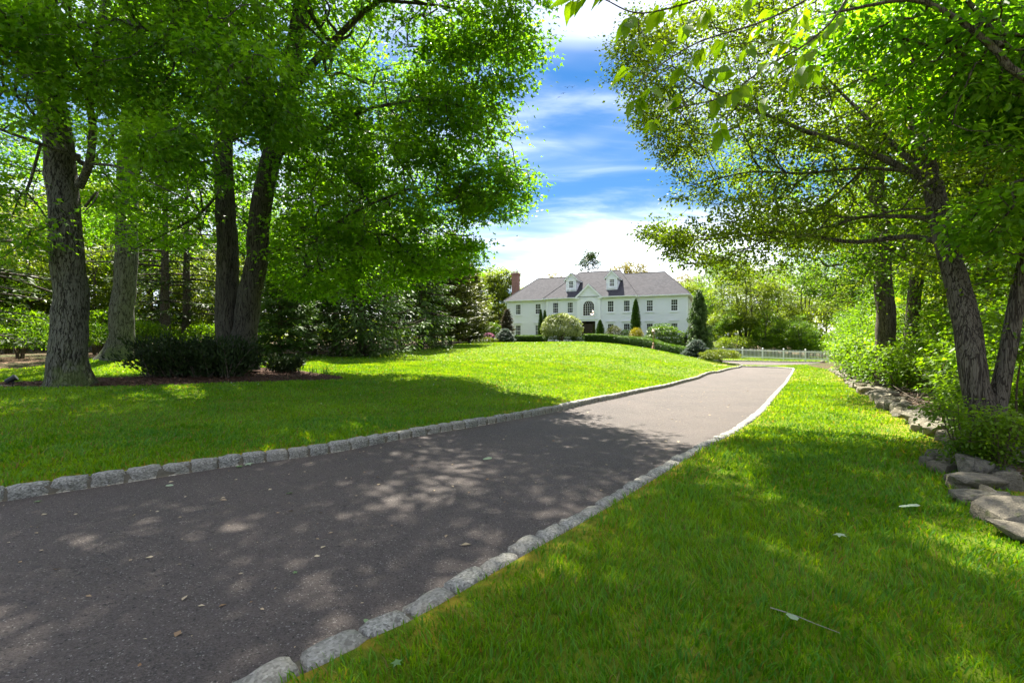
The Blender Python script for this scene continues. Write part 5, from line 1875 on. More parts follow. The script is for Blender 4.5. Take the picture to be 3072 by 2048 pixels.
# brushwood and fallen sticks behind the wall
rng = np.random.default_rng(81)
V_, Q_, off = [], [], 0
for k in range(520):
    i = int(rng.integers(8, len(wall_line) - 30))
    c = wall_line[i] + np.array([rng.gamma(1.6, 0.42) + 0.3, rng.normal() * .3])
    ln = rng.uniform(.25, 1.1)
    a = rng.normal() * 0.5 + 0.2 + (math.pi / 2 if rng.random() < .25 else 0)
    tl = rng.normal() * 0.14
    z = g(*c) + rng.uniform(0.01, 0.16)
    p0 = np.array([c[0], c[1], z])
    dv = np.array([math.cos(a), math.sin(a), tl]) * ln
    pts = np.array([p0, p0 + dv * .5 + rng.normal(size=3) * .03, p0 + dv])
    V, Q = tube_np(pts, np.linspace(.010, .003, 3) * rng.uniform(.6, 1.5), 4)
    V_.append(V); Q_.append(Q + off); off += len(V)
tag(obj('brushwood', mesh_np('brushwood', np.vstack(V_), np.vstack(Q_), [plain('dead_twig', (0.20, 0.16, 0.125), .9, .1, var=.4, nscale=3)])), 'tangle of dead grey sticks lying behind the stone wall', 'brushwood', kind='stuff')

# far wood that closes the horizon on all sides
rng = np.random.default_rng(82)
n = 34000
ang = rng.uniform(0, 2 * np.pi, n)
rad = rng.uniform(112, 150, n)
x, y = rad * np.cos(ang), 30 + rad * np.sin(ang)
top = 8 + 3.0 * np.sin(ang * 9) + 2.4 * np.sin(ang * 23 + 1) + 1.5 * np.sin(ang * 61)
z = T(np.c_[x, y]) + top * rng.random(n) ** 0.8
q = unit(rng.normal(size=(n, 3)))
V, Fc, rn = leaves(np.c_[x, y, z], q, unit(rng.normal(size=(n, 3))), rng.uniform(.9, 1.9, n), TUFT, rng, np.clip(.5 + .35 * np.sin(ang * 37) + .2 * rng.normal(size=n), 0, 1))
tag(obj('woodland', mesh_np('woodland', V, Fc, [LM_FAR], rnd=rn)), 'distant wood closing the horizon all round', 'woodland', kind='stuff')
# ------------------------------------------------------------------ planting round the house
def HT(u, v, d):
    """height of a plant whose top shows at photo row v"""
    return CAMZ - (v - 1024) / F * d - g(X(u, d), d)
conifer('brown_conifer', 'bronze-brown conical conifer at the left corner of the house', 'shrub', G(1521, 63), HT(1521, 931, 63), 1.15, 101, LM_BROWN, BK_DARK, levels=16, per=8, droop=-.25, upturn=.1, size=.24, dens=.9, power=.75)
def mound(base, h, r, seed, label, n=15, lm=LM_BLUE, name='dwarf_spruce'):
    return conifer(name, label, 'shrub', base, h, r, seed, lm, BK_DARK, levels=n, per=9, droop=.06, upturn=.02, size=.20, dens=1.3, power=.55, bare=.04, irregular=.16)
mound(G(1516, 60), HT(1516, 987, 60), 1.35, 102, 'mounded blue-green dwarf spruce at the left end of the house')
mound(G(2090, 44), HT(2090, 1021, 44), 1.35, 103, 'layered blue-green dwarf spruce at the end of the clipped hedge')
conifer('dwarf_spruce', 'small dark blue spruce between the dogwood and the weeping cypress', 'shrub', G(2052, 54.5), HT(2052, 998, 54.5), .8, 104, leaf_mat('dark_blue_needle', (.02, .03, .03), (.055, .07, .07), .15, (1.2, 1.2, 1), .6, .2), BK_DARK, levels=14, per=7, droop=.1, size=.2, dens=.9)
conifer('weeping_cypress', 'tall dark weeping cypress at the right corner of the house', 'tree', G(2097, 51.5), HT(2097, 862, 51.5), 1.75, 105, LM_SPRUCE, BK_DARK, levels=26, per=7, bare=.02, droop=.75, upturn=.25, size=.26, dens=1.5, hang=1.5, power=.62, irregular=.3)
shrub('rhododendron', 'broad-leaved green rhododendron left of the bronze conifer', 'shrub', G(1478, 62), (1.2, 1.2), HT(1478, 970, 62), 2600, .17, LM_DOG, 106, BK_TWIG, LEAF_OVAL)
shrub('forsythia', 'tall loose yellow-green shrub left of the rhododendron', 'shrub', G(1441, 64.5), (1.2, 1.2), HT(1441, 950, 64.5), 2600, .15, LM_LIME, 107, BK_TWIG)
shrub('green_shrub', 'dark green shrub low behind the yellow clumps', 'shrub', G(1428, 61), (1.0, .9), HT(1428, 985, 61), 1500, .14, LM_ARB, 108, BK_TWIG)
for i, (u, d, r, h, lb) in enumerate([(1415, 59.5, .85, .62, 'rounded yellow shrub furthest left of the house'), (1462, 59.5, .8, .55, 'rounded yellow shrub in front of the pink flowers'), (1374, 57, .5, .7, 'small bright yellow shrub beside the brownish cedar'), (1484, 59.3, .45, .35, 'small yellow tuft between the pink flowers and dwarf spruce')]):
    shrub('yellow_shrub', lb, 'shrub', G(u, d), r, h, 1100, .11, LM_LIME if i != 2 else LM_YEL, 109 + i, BK_TWIG)
for i, (u, d, r, h, lb) in enumerate([(1467, 60.6, .75, 1.05, 'pink-flowering azalea behind the yellow shrubs'), (1396, 58.5, .45, .55, 'small pink-flowering azalea near the cedars')]):
    s_ = shrub('azalea', lb, 'shrub', G(u, d), r, h, 700, .10, LM_ARB, 115 + i, BK_TWIG)
    rng = np.random.default_rng(120 + i)
    q = unit(rng.normal(size=(260, 3))); q[:, 2] = np.abs(q[:, 2])
    V, Fc, rn = leaves(q * np.array([r, r, h * .55]) * 1.02 + np.array([0, 0, h * .45]), unit(q + rng.normal(size=q.shape) * .5), q, rng.uniform(.09, .16, 260), TUFT, rng)
    kid(s_, tag(obj('blossom', mesh_np('blossom', V, Fc, [LM_PINK], rnd=rn)), kind='stuff'))
# columnar arborvitae
def column(name, label, base, h, r, n, seed, lm=LM_ARB, size=.12):
    rng = np.random.default_rng(seed)
    root = empty(name, base, label, 'shrub')
    V, Q = tube_np(np.array([(0, 0, -.05), (0, 0, h * .5), (0, 0, h * .95)]), [.05, .035, .01], 6)
    kid(root, obj('trunk', mesh_np('trunk', V, Q, [BK_DARK], smooth=True)))
    zz_ = rng.random(n) ** .9
    prof = np.interp(zz_, [0, .08, .3, .55, .8, .93, 1], [.62, .9, 1, .86, .55, .28, .02])
    a = rng.uniform(0, 2 * np.pi, n)
    lump = 1 + .2 * pnoise(np.c_[np.cos(a) * 2.2, np.sin(a) * 2.2, zz_ * h * 1.6 + seed])
    rr = r * prof * lump * rng.uniform(.72, 1, n)
    pos = np.c_[rr * np.cos(a), rr * np.sin(a), zz_ * h]
    o_ = np.c_[np.cos(a), np.sin(a), np.full(n, .9)]
    V, Fc, rn = leaves(pos, unit(o_ * (.55, .55, 1.2) + rng.normal(size=(n, 3)) * .3), unit(np.c_[np.cos(a), np.sin(a), np.zeros(n)] + rng.normal(size=(n, 3)) * .4), size * rng.uniform(.7, 1.4, n), SPRAY if size > .2 else LEAF_DIA, rng, np.clip(.4 + .8 * (lump - 1) * 3 + .2 * rng.normal(size=n), 0, 1))
    kid(root, tag(obj('crown', mesh_np('crown', V, Fc, [lm], rnd=rn)), kind='stuff'))
    # dense inner growth
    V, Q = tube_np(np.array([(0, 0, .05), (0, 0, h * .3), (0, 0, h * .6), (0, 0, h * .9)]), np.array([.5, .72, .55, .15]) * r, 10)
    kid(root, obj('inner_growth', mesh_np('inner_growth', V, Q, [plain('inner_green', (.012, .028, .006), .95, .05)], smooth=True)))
    return root
column('arborvitae', 'left one of two narrow arborvitae against the left wing', G(1622.5, 63.5), HT(1622.5, 930, 63.5), .36, 2600, 131)
column('arborvitae', 'right one of two narrow arborvitae against the left wing', G(1634.5, 63.0), HT(1634.5, 932, 63.0), .37, 2600, 132)
column('arborvitae', 'large tapered arborvitae against the right part of the house', G(1907, 58), HT(1907, 899, 58), .64, 5200, 133, size=.13)
column('alberta_spruce', 'dense cone-shaped dwarf spruce right of the front door', G(1800.5, 60.3), HT(1800.5, 961, 60.3), .62, 3600, 134, size=.10)
# viburnum: a round bush on several stems
shrub('viburnum', 'large round cream-and-green viburnum in front of the left wing', 'shrub', G(1684, 55), (2.3, 2.2), HT(1684, 941, 55), 9500, .17, LM_VIB, 141, BK_TWIG, LEAF_OVAL, z0=.02, lumpy=.12, stems=11, shell=.35, droop=.45)
shrub('green_shrub', 'low dark shrub tucked under the right side of the viburnum', 'shrub', G(1733, 56), (.75, .7), HT(1733, 1003, 56), 1200, .12, LM_ARB, 142, BK_TWIG)
shrub('brown_green_shrub', 'rounded olive shrub right of the cone-shaped dwarf spruce', 'shrub', G(1842, 57.5), (1.05, 1.0), HT(1842, 978, 57.5), 2400, .12, LM_OLIVE, 143, BK_TWIG, lumpy=.12)
shrub('green_shrub', 'dark green shrub between the olive shrub and the golden one', 'shrub', G(1878, 57), (.75, .7), HT(1878, 988, 57), 1600, .11, LM_ARB, 144, BK_TWIG, lumpy=.12)
shrub('golden_shrub', 'bright golden yellow shrub in front of the large arborvitae', 'shrub', G(1909, 54.5), (.85, .8), HT(1909, 983, 54.5), 2600, .12, LM_YEL, 145, BK_TWIG, lumpy=.15)
shrub('green_shrub', 'low dark shrub under the left half of the viburnum', 'shrub', G(1660, 56.2), (1.2, .8), 1.15, 1800, .12, LM_ARB, 1421, BK_TWIG)
shrub('green_shrub', 'low dark shrub under the middle of the viburnum', 'shrub', G(1702, 56.4), (1.2, .8), 1.1, 1800, .12, LM_ARB, 1422, BK_TWIG)
shrub('green_shrub', 'low dark shrub behind the hedge under the dogwood', 'shrub', G(2000, 54.6), (1.9, .9), 1.5, 2600, .13, LM_ARB, 1423, BK_TWIG)
def tiers(pos, rng):
    zt = np.round(pos[:, 2] / .42) * .42 + rng.normal(size=len(pos)) * .07
    pos[:, 2] = .6 * pos[:, 2] + .4 * zt
    return pos
shrub('dogwood', 'wide spreading layered dogwood in front of the right wing', 'shrub', G(1990, 53.5), (2.15, 1.9), HT(1990, 975, 53.5), 9000, .18, LM_DOG, 146, BK_TWIG, LEAF_OVAL, z0=.01, lumpy=.2, stems=8, droop=.3, blobs=tiers, flat=.9)
shrub('spirea', 'low wide yellow-green spirea where the driveway bends', 'shrub', G(2160, 42), (1.75, 1.1), HT(2160, 1049, 42), 4200, .11, LM_LIME, 147, BK_TWIG, lumpy=.2, stems=9)
shrub('mounded_shrub', 'arching pale green shrub just behind the white fence', 'shrub', G(2205, 53.5), (2.2, 1.8), HT(2205, 1010, 53.5), 4200, .15, LM_FAR, 148, BK_TWIG, lumpy=.25)

# clipped hedges: leaf skin over a dark core
def hedge(label, path, w, hts, n, seed):
    path = resample(catmull(np.array(path, float), 6), .25)
    s = np.concatenate([[0], np.cumsum(np.linalg.norm(np.diff(path, axis=0), axis=1))])
    hh = np.interp(s / s[-1], np.linspace(0, 1, len(hts)), hts)
    z = T(path) + LIFT
    org = np.array([path[0, 0], path[0, 1], z[0]])
    root = empty('clipped_hedge', org, label, 'hedge')
    rng = np.random.default_rng(seed)
    tdir = unit(np.gradient(path, axis=0))
    nr = np.c_[-tdir[:, 1], tdir[:, 0]]
    def at(q, a, b):
        i = q * (len(path) - 1)
        p = np.c_[np.interp(i, np.arange(len(path)), path[:, 0]), np.interp(i, np.arange(len(path)), path[:, 1])]
        nn = unit(np.c_[np.interp(i, np.arange(len(path)), nr[:, 0]), np.interp(i, np.arange(len(path)), nr[:, 1])])
        h_ = np.interp(i, np.arange(len(path)), hh)
        z_ = np.interp(i, np.arange(len(path)), z)
        return np.c_[p + nn * (a * w / 2)[:, None], z_ + b * h_], nn
    q = rng.random(n)
    face = rng.random(n)
    a = np.where(face < .42, -1.0, np.where(face < .55, 1.0, rng.uniform(-1, 1, n)))
    b = np.where(face < .55, rng.random(n), 1.0)
    end = rng.random(n) < .04
    q = np.where(end, np.where(rng.random(n) < .5, 0, 1), q)
    a = np.where(end, rng.uniform(-1, 1, n), a)
    b = np.where(end, rng.random(n), b)
    pos, nn = at(q, a * (1 - .10 * (b > .93)) , b)
    nrm = np.where((face < .55)[:, None], np.c_[nn * a[:, None], np.full(n, .25)], np.array([0, 0, 1.0]))
    pos = pos + rng.normal(size=(n, 3)) * .03 - org
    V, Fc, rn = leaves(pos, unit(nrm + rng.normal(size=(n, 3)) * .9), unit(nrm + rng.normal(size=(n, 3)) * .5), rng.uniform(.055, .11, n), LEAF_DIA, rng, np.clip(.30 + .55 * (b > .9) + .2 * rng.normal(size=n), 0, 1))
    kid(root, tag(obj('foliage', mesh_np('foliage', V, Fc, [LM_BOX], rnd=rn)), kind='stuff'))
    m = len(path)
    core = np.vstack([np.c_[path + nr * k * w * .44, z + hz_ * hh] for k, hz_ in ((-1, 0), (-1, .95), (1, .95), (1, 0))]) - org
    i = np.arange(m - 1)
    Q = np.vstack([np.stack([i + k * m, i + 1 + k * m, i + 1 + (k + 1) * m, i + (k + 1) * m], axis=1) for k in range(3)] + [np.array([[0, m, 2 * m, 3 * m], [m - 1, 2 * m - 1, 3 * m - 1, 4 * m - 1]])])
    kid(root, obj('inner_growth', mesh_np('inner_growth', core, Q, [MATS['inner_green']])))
    return root
hp = [(X(u, d), d) for u, d in ((1754, 57.0), (1820, 56.2), (1876, 54.2), (1930, 51.4), (1975, 49.2), (2020, 47.2), (2066, 45.2))]
hedge('long clipped hedge curving down the slope below the house', hp, 1.0, [HT(u, v, d) for u, v, d in ((1754, 1003, 57), (1820, 1004, 56.2), (1876, 1011, 54.2), (1930, 1016, 51.4), (1975, 1024, 49.2), (2020, 1034, 47.2), (2066, 1044, 45.2))], 19000, 151)
hedge('short low clipped hedge along the foot of the left wing', [(X(u, d), d) for u, d in ((1547, 62.0), (1595, 61.0), (1640, 60.0))], .8, [HT(1547, 1007, 62), HT(1595, 1007, 61), HT(1640, 1007, 60)], 5000, 152)

# ------------------------------------------------------------------ copper lamp post before the hedge
M_COP = plain('copper', (.26, .16, .12), .45, .5, .6, var=.25, nscale=9)
lb = G(1960, 46.3)
lp = empty('lamp_post', lb, 'copper lamp post standing on the lawn before the clipped hedge', 'lamp post')
MB().lathe([(.20, -.02), (.20, .06), (.155, .10), (.14, .24), (.165, .27), (.165, .31), (.11, .34), (.105, .40), (.13, .43), (.13, .46), (.09, .48), (.085, .66), (.115, .69), (.115, .73), (.05, .76)], 12).build('base', M_COP, lp, smooth=False)
MB().lathe([(.042, .74), (.038, 1.0), (.055, 1.10), (.05, 1.2), (.042, 1.30), (.055, 1.34), (.042, 1.38), (.035, 1.52), (.06, 1.56)], 10).build('pole', M_COP, lp, smooth=True)
lan = MB()
lan.lathe([(.05, 1.55), (.13, 1.60), (.13, 1.63)], 6)
for k in range(6):
    a = k * math.pi / 3
    lan.tube([(.12 * math.cos(a), .12 * math.sin(a), 1.62), (.14 * math.cos(a), .14 * math.sin(a), 1.86)], .012, 4)
lan.lathe([(.185, 1.85), (.185, 1.88), (.12, 1.94), (.05, 1.98), (.02, 2.04), (.03, 2.07), (.005, 2.11)], 12)
lant = lan.build('lantern', M_COP, lp)
kid(lant, obj('pane', MB().lathe([(.11, 1.63), (.13, 1.85)], 6).mesh('pane', M_GLASS)))

# ------------------------------------------------------------------ white picket fence
print('heights', [round(HT(*q), 2) for q in ((1684, 941, 55), (1990, 975, 53.5), (1909, 983, 54.5), (1907, 899, 58), (2097, 862, 51.5), (1754, 1003, 57), (1930, 1016, 51.4), (2066, 1044, 45.2))])
fence = empty('picket_fence', (FENCE_B[0], FENCE_B[1], g(*FENCE_B)), 'white picket fence at the far end of the driveway', 'fence')
fo = np.array(fence.location)
dirv = FENCE_A - FENCE_B
flen = np.linalg.norm(dirv)
dirv /= flen
nsec = int(round(flen / 1.9))
fa = math.atan2(dirv[1], dirv[0])
post = MB()
post.box(-.06, .06, -.06, .06, -.1, 1.04)
post.box(-.085, .085, -.085, .085, 1.04, 1.075)
post.add([(-.075, -.075, 1.075), (.075, -.075, 1.075), (.075, .075, 1.075), (-.075, .075, 1.075), (0, 0, 1.15)], [(0, 1, 4), (1, 2, 4), (2, 3, 4), (3, 0, 4)])
post_m = post.mesh('post', M_TRIM)
pk = MB()
pk.box(-.019, .019, -.011, .011, .06, .97)
pk.add([(-.019, -.011, .97), (.019, -.011, .97), (.019, .011, .97), (-.019, .011, .97), (0, 0, 1.02)], [(0, 1, 4), (1, 2, 4), (2, 3, 4), (3, 0, 4)])
pick_m = pk.mesh('picket', M_TRIM)
npk = 14
for i in range(nsec + 1):
    p = FENCE_B + dirv * (flen * i / nsec)
    obj('post', post_m, fence, (p[0] - fo[0], p[1] - fo[1], g(*p) - fo[2]), (0, 0, fa))
    if i == nsec:
        break
    q = FENCE_B + dirv * (flen * (i + 1) / nsec)
    zp, zq = g(*p), g(*q)
    for hz_ in (.16, .84):
        rl_ = MB()
        rl_.prism([(.06, hz_ - .045 + zp), (np.linalg.norm(q - p) - .06, hz_ - .045 + zq), (np.linalg.norm(q - p) - .06, hz_ + .045 + zq), (.06, hz_ + .045 + zp)], 1, -.02, .02)
        o = rl_.build('rail', M_TRIM)
        o.parent = fence
        o.location = (p[0] - fo[0], p[1] - fo[1], -fo[2])
        o.rotation_euler = (0, 0, fa)
    for k in range(npk):
        f = (k + .5 + .2 * 0) / npk * .92 + .04
        w = p + (q - p) * f
        obj('picket', pick_m, fence, (w[0] - fo[0] + .0, w[1] - fo[1], zp + (zq - zp) * f - fo[2]), (0, 0, fa), (1, 1, 1))
# ------------------------------------------------------------------ bed under the left trees
def juniper(label, base, r, h, n, seed):
    rng = np.random.default_rng(seed)
    root = empty('juniper', base, label, 'shrub')
    TV, TQ, off, pos, dv = [], [], 0, [], []
    nb = max(10, int(n / 130))
    for k in range(nb):
        a = rng.uniform(0, 2 * np.pi)
        o_ = np.array([rng.uniform(-.55, .55) * r[0], rng.uniform(-.5, .5) * r[1], 0])
        ln = rng.uniform(.45, 1.0)
        tip = o_ + np.array([math.cos(a) * r[0] * .5 * ln, math.sin(a) * r[1] * .6 * ln, h * rng.uniform(.45, 1.05)])
        pts = catmull(np.array([o_, o_ * .6 + tip * .4 + (0, 0, h * .05), tip]), 5)
        V, Q = tube_np(pts, np.linspace(.02, .004, len(pts)), 4)
        TV.append(V); TQ.append(Q + off); off += len(V)
        m = 130
        t_ = rng.random(m) ** .55
        i = t_ * (len(pts) - 1)
        p = np.stack([np.interp(i, np.arange(len(pts)), pts[:, j]) for j in range(3)], axis=1)
        d = unit(tip - o_ + (0, 0, .25) + rng.normal(size=(m, 3)) * .45)
        pos.append(p + rng.normal(size=(m, 3)) * .07); dv.append(d)
    kid(root, obj('stem', mesh_np('stem', np.vstack(TV), np.vstack(TQ), [BK_DARK], smooth=True)))
    pos, dv = np.vstack(pos), np.vstack(dv)
    pos[:, 2] = np.maximum(pos[:, 2], .02)
    V, Fc, rn = leaves(pos, dv, unit(rng.normal(size=pos.shape)), rng.uniform(.07, .16, len(pos)), SPRAY, rng)
    kid(root, tag(obj('foliage', mesh_np('foliage', V, Fc, [LM_JUN], rnd=rn)), kind='stuff'))
    return root
juniper('wide dark spreading juniper in front of the maple trunk', G(595, 13.2), (2.0, .95), .98, 15000, 161)
juniper('small grey-green juniper at the right end of the mulch bed', G(850, 15.2), (.65, .5), .42, 2600, 162)
M_BLADE = leaf_mat('iris_blade', (.03, .08, .012), (.07, .15, .02), .35, (1.3, 1.4, .6))
for i, (u, d, lb) in enumerate([(940, 15.0, 'left clump of upright iris leaves at the tip of the mulch bed'), (978, 14.8, 'right clump of upright iris leaves at the tip of the mulch bed')]):
    rng = np.random.default_rng(165 + i)
    root = empty('iris', G(u, d), lb, 'plant')
    for k in range(15):
        a, q = rng.uniform(0, 6.3), rng.uniform(0, .2)
        h = rng.uniform(.16, .32)
        p0 = np.array([q * math.cos(a), q * math.sin(a), -.01])
        tip = p0 + (rng.normal() * .06, rng.normal() * .06, h)
        w = np.array([math.cos(a + 1), math.sin(a + 1), 0]) * .010
        m = .55 * p0 + .45 * tip
        me = mesh_np('leaf', np.array([p0 - w, p0 + w, m + w, m - w, tip]), [np.array([[0, 1, 2, 3]]), np.array([[3, 2, 4]])], [M_BLADE], rnd=np.full(5, rng.random()))
        kid(root, obj('leaf', me))

# black garden spotlight
sb = G(33, 10.75)
spt = empty('garden_spotlight', sb, 'small black garden spotlight on the mulch at the far left', 'spotlight')
M_BLK = plain('black_plastic', (.012, .013, .016), .45, .4)
MB().tube([(.03, 0, -.08), (.03, 0, .10)], .012, 6).build('stake', M_BLK, spt)
hd = MB()
ax = np.array([.72, .42, .5]); ax /= np.linalg.norm(ax)
c0 = np.array([.0, 0, .15])
hd.tube([c0 - ax * .10, c0 - ax * .09, c0 + ax * .06, c0 + ax * .065, c0 + ax * .10], [.035, .055, .062, .072, .072], 12)
hd.build('head', M_BLK, spt, smooth=False)
MB().tube([c0 - ax * .02 + (0, .06, 0), c0 + (.0, .065, -.09), c0 + (.03, 0, -.1), c0 + (0, -.065, -.09), c0 - ax * .02 + (0, -.06, 0)], .010, 5).build('bracket', M_BLK, spt)
MB().tube([c0 + ax * .092, c0 + ax * .103], .06, 12).build('lens', plain('lens', (.5, .52, .52), .15, .5), spt)
MB().tube(catmull([(.03, 0, .01), (-.25, -.02, .02), (-.6, .05, .015)], 5), .008, 5).build('cable', plain('cable', (.28, .26, .18), .6, .3), spt)

# ------------------------------------------------------------------ tumbled stone wall
t = NT('fieldstone')
v = t.coord('Object')
oi = t.n('ShaderNodeObjectInfo')
n1 = t.noise(v, 5.5, 6, 0.7)
n2 = t.noise(v, 40.0, 5, 0.7)
lay = t.noise(t.coord('Object', (1.5, 1.5, 9)), 4.0, 4, 0.6)
col = t.ramp(n1, [(0.3, (0.085, 0.08, 0.06)), (0.52, (0.20, 0.185, 0.145)), (0.75, (0.36, 0.32, 0.245))])
col = t.mix(t.range(oi.outputs['Random'], 0, 1, 0, .55, False), col, (0.36, 0.305, 0.22))
col = t.mix(t.range(n2, .4, .7, 0, .5), col, (0.07, 0.07, 0.06))
col = t.mix(t.range(t.noise(v, 6, 4), .6, .7, 0, .6), col, (0.14, 0.16, 0.06))
M_FIELD = t.done(t.principled(col, .9, .15, t.bump(t.math('ADD', t.math('ADD', n1, t.math('MULTIPLY', n2, .35)), t.math('MULTIPLY', lay, .5)), 1.0, .05)))
def rock_mesh(seed, flatz=.45):
    rng = np.random.default_rng(seed)
    bm = bmesh.new()
    for k in range(16):
        q = unit(rng.normal(size=3))
        q = np.sign(q) * np.abs(q) ** .45
        bm.verts.new(Vector(q * np.array([.5, .38, .5 * flatz])))
    r_ = bmesh.ops.convex_hull(bm, input=bm.verts[:])
    bmesh.ops.delete(bm, geom=[e for e in r_['geom_interior'] if isinstance(e, bmesh.types.BMVert)], context='VERTS')
    bmesh.ops.bevel(bm, geom=bm.edges[:], offset=.022, segments=1, affect='EDGES')
    bmesh.ops.triangulate(bm, faces=bm.faces[:])
    for vv in bm.verts:
        vv.co += noise.noise_vector(vv.co * 5 + Vector((seed, 0, 0))) * .035
    me = bpy.data.meshes.new('stone')
    bm.to_mesh(me)
    bm.free()
    me.polygons.foreach_set('use_smooth', [True] * len(me.polygons))
    try:
        me.set_sharp_from_angle(angle=R(32))
    except Exception:
        pass
    me.materials.append(M_FIELD)
    return me
ROCKS = [rock_mesh(i, .38 + .06 * (i % 4)) for i in range(10)]
rng = np.random.default_rng(171)
wz = float(T([wall_line[4]])[0])
wall = empty('stone_wall', (wall_line[4][0], wall_line[4][1], wz), 'low tumbled wall of mossy fieldstones along the edge of the wood', 'stone wall')
wo = np.array(wall.location)
stones = []
# the nearest stones, one by one: (u, v of centre, depth, length, width, height, turn, tilt)
for u, v, d, lx, ly, lz, rz, tl in [(3030, 1640, 3.55, .50, .34, .20, .25, .12), (2940, 1545, 3.95, .40, .28, .12, -.25, -.08), (3030, 1560, 3.9, .34, .28, .13, -.3, .2), (2935, 1490, 4.3, .50, .26, .13, .05, .10), (3020, 1490, 4.35, .30, .26, .16, .6, -.2), (2905, 1430, 4.7, .36, .32, .24, .4, .30),
                                   (2985, 1420, 4.75, .30, .28, .14, -.4, .2), (2830, 1425, 4.9, .26, .20, .10, .2, 0), (2850, 1390, 5.1, .34, .26, .11, .1, .1), (2790, 1400, 5.15, .22, .18, .09, .5, 0), (2870, 1475, 4.5, .20, .16, .09, .3, 0), (3065, 1720, 3.25, .36, .30, .09, .2, 0), (2965, 1590, 3.75, .20, .16, .08, .9, .1), (2880, 1500, 4.3, .16, .14, .07, .1, .2), (2810, 1365, 5.4, .28, .24, .12, -.4, .1)]:
    p = P(u, v, d)
    p[2] = g(p[0], p[1]) + lz * .30
    stones.append((p, lx, ly, lz, rz, tl))
s = np.concatenate([[0], np.cumsum(np.linalg.norm(np.diff(wall_line, axis=0), axis=1))])
pos_ = s[np.argmax(wall_line[:, 1] > 4.9)]
while pos_ < s[-1] - .2:
    lx = rng.uniform(.26, .52)
    for row in range(2):
        if row == 1 and rng.random() < .25:
            continue
        c = np.array([np.interp(pos_, s, wall_line[:, 0]), np.interp(pos_, s, wall_line[:, 1])]) + (row * rng.uniform(.26, .40) + rng.normal() * .05, rng.normal() * .06)
        lz = rng.uniform(.11, .22)
        stones.append((np.array([c[0], c[1], g(*c) + lz * rng.uniform(.12, .38)]), lx * rng.uniform(.8, 1.1), rng.uniform(.24, .4), lz, rng.normal() * .6, rng.normal() * .12))
    pos_ += lx * .80
for p, lx, ly, lz, rz, tl in stones[:290]:
    obj('stone', ROCKS[int(rng.integers(len(ROCKS)))], wall, tuple(p - wo), (tl, rng.normal() * .12, rz), (lx * 1.05, ly * 1.25, lz * 2.7))
print('wall stones', len(stones))
# boulder at the foot of the fence
fb = G(2471, 45.0)
tag(obj('boulder', ROCKS[3], None, tuple(fb), (0, 0, .4), (.8, .6, .7)), 'pale rounded boulder at the foot of the white fence', 'boulder')

# ------------------------------------------------------------------ grass
def grass(name, label, n, r0, r1, a0, a1, seed, hgt, tris3, test, pw=1.15, wid=.0032):
    rng = np.random.default_rng(seed)
    e = 2 - pw
    q = rng.random(n)
    rr = (r0 ** e + q * (r1 ** e - r0 ** e)) ** (1 / e)
    a = rng.uniform(a0, a1, n)
    xy = np.c_[rr * np.sin(a), rr * np.cos(a)]
    ok = test(xy)
    xy, rr = xy[ok], rr[ok]
    n = len(xy)
    z = T(xy) + LIFT - .006
    tuftn = vnoise2(xy, 3.2, seed)
    big = vnoise2(xy, .7, seed + 3)
    h = hgt * (1 + .55 * tuftn + .25 * big) * rng.uniform(.55, 1.25, n)
    w = wid * np.maximum(1, rr / 3.2) * rng.uniform(.7, 1.3, n)
    az = rng.uniform(0, 2 * np.pi, n)
    # tufts lean together
    la = 5.0 * vnoise2(xy, 1.3, seed + 7) + rng.normal(size=n) * 1.5
    ln = h * rng.uniform(.15, 1.0, n)
    side = np.c_[np.cos(az), np.sin(az), np.zeros(n)] * w[:, None]
    p0 = np.c_[xy, z]
    lean = np.c_[np.cos(la) * ln, np.sin(la) * ln, np.zeros(n)]
    tip = p0 + lean + np.c_[np.zeros((n, 2)), h]
    tint = np.clip(.5 + .55 * big + .3 * rng.normal(size=n), 0, 1)
    if tris3:
        m = p0 + lean * .35 + np.c_[np.zeros((n, 2)), h * .62]
        V = np.stack([p0 - side, p0 + side, m + side * .8, m - side * .8, tip], axis=1).reshape(-1, 3)
        b = np.arange(n)[:, None] * 5
        Fc = np.vstack([b + np.array([[0, 1, 2]]), b + np.array([[0, 2, 3]]), b + np.array([[3, 2, 4]])])
        k = 5
    else:
        V = np.stack([p0 - side, p0 + side, tip], axis=1).reshape(-1, 3)
        Fc = np.arange(n)[:, None] * 3 + np.array([[0, 1, 2]])
        k = 3
    straw = (rng.random(n) < .02 + .05 * (vnoise2(xy, 1.1, seed + 11) > .3)).astype(float)
    me = mesh_np(name, V, Fc, [M_GRASS], rnd=np.repeat(tint, k), attrs={'straw': np.repeat(straw, k)})
    return tag(obj(name, me), label, 'grass', kind='stuff')
M_GRASS = leaf_mat('grass_blade', (0.036, 0.165, 0.004), (0.112, 0.295, 0.009), 0.48, (3.2, 1.6, 0.4), .45, .35)
_t = M_GRASS.node_tree
_mixes = [q for q in _t.nodes if q.type == 'MIX' and q.blend_type == 'MIX']
_src = _mixes[0].outputs[2]
_users = [l.to_socket for l in _src.links]
_a = _t.nodes.new('ShaderNodeAttribute')
_a.attribute_name = 'straw'
_m = _t.nodes.new('ShaderNodeMix')
_m.data_type = 'RGBA'
_m.inputs[7].default_value = (0.15, 0.165, 0.05, 1)
_t.links.new(_a.outputs['Fac'], _m.inputs[0])
_t.links.new(_src, _m.inputs[6])
for q in _users:
    _t.links.new(_m.outputs[2], q)
wood_r_in = np.vstack([wall_line + np.array([-0.12, 0]), [(22.5, 36), (27, 44.5), (60, 44.5), (60, -7), (4.7, -7)]])
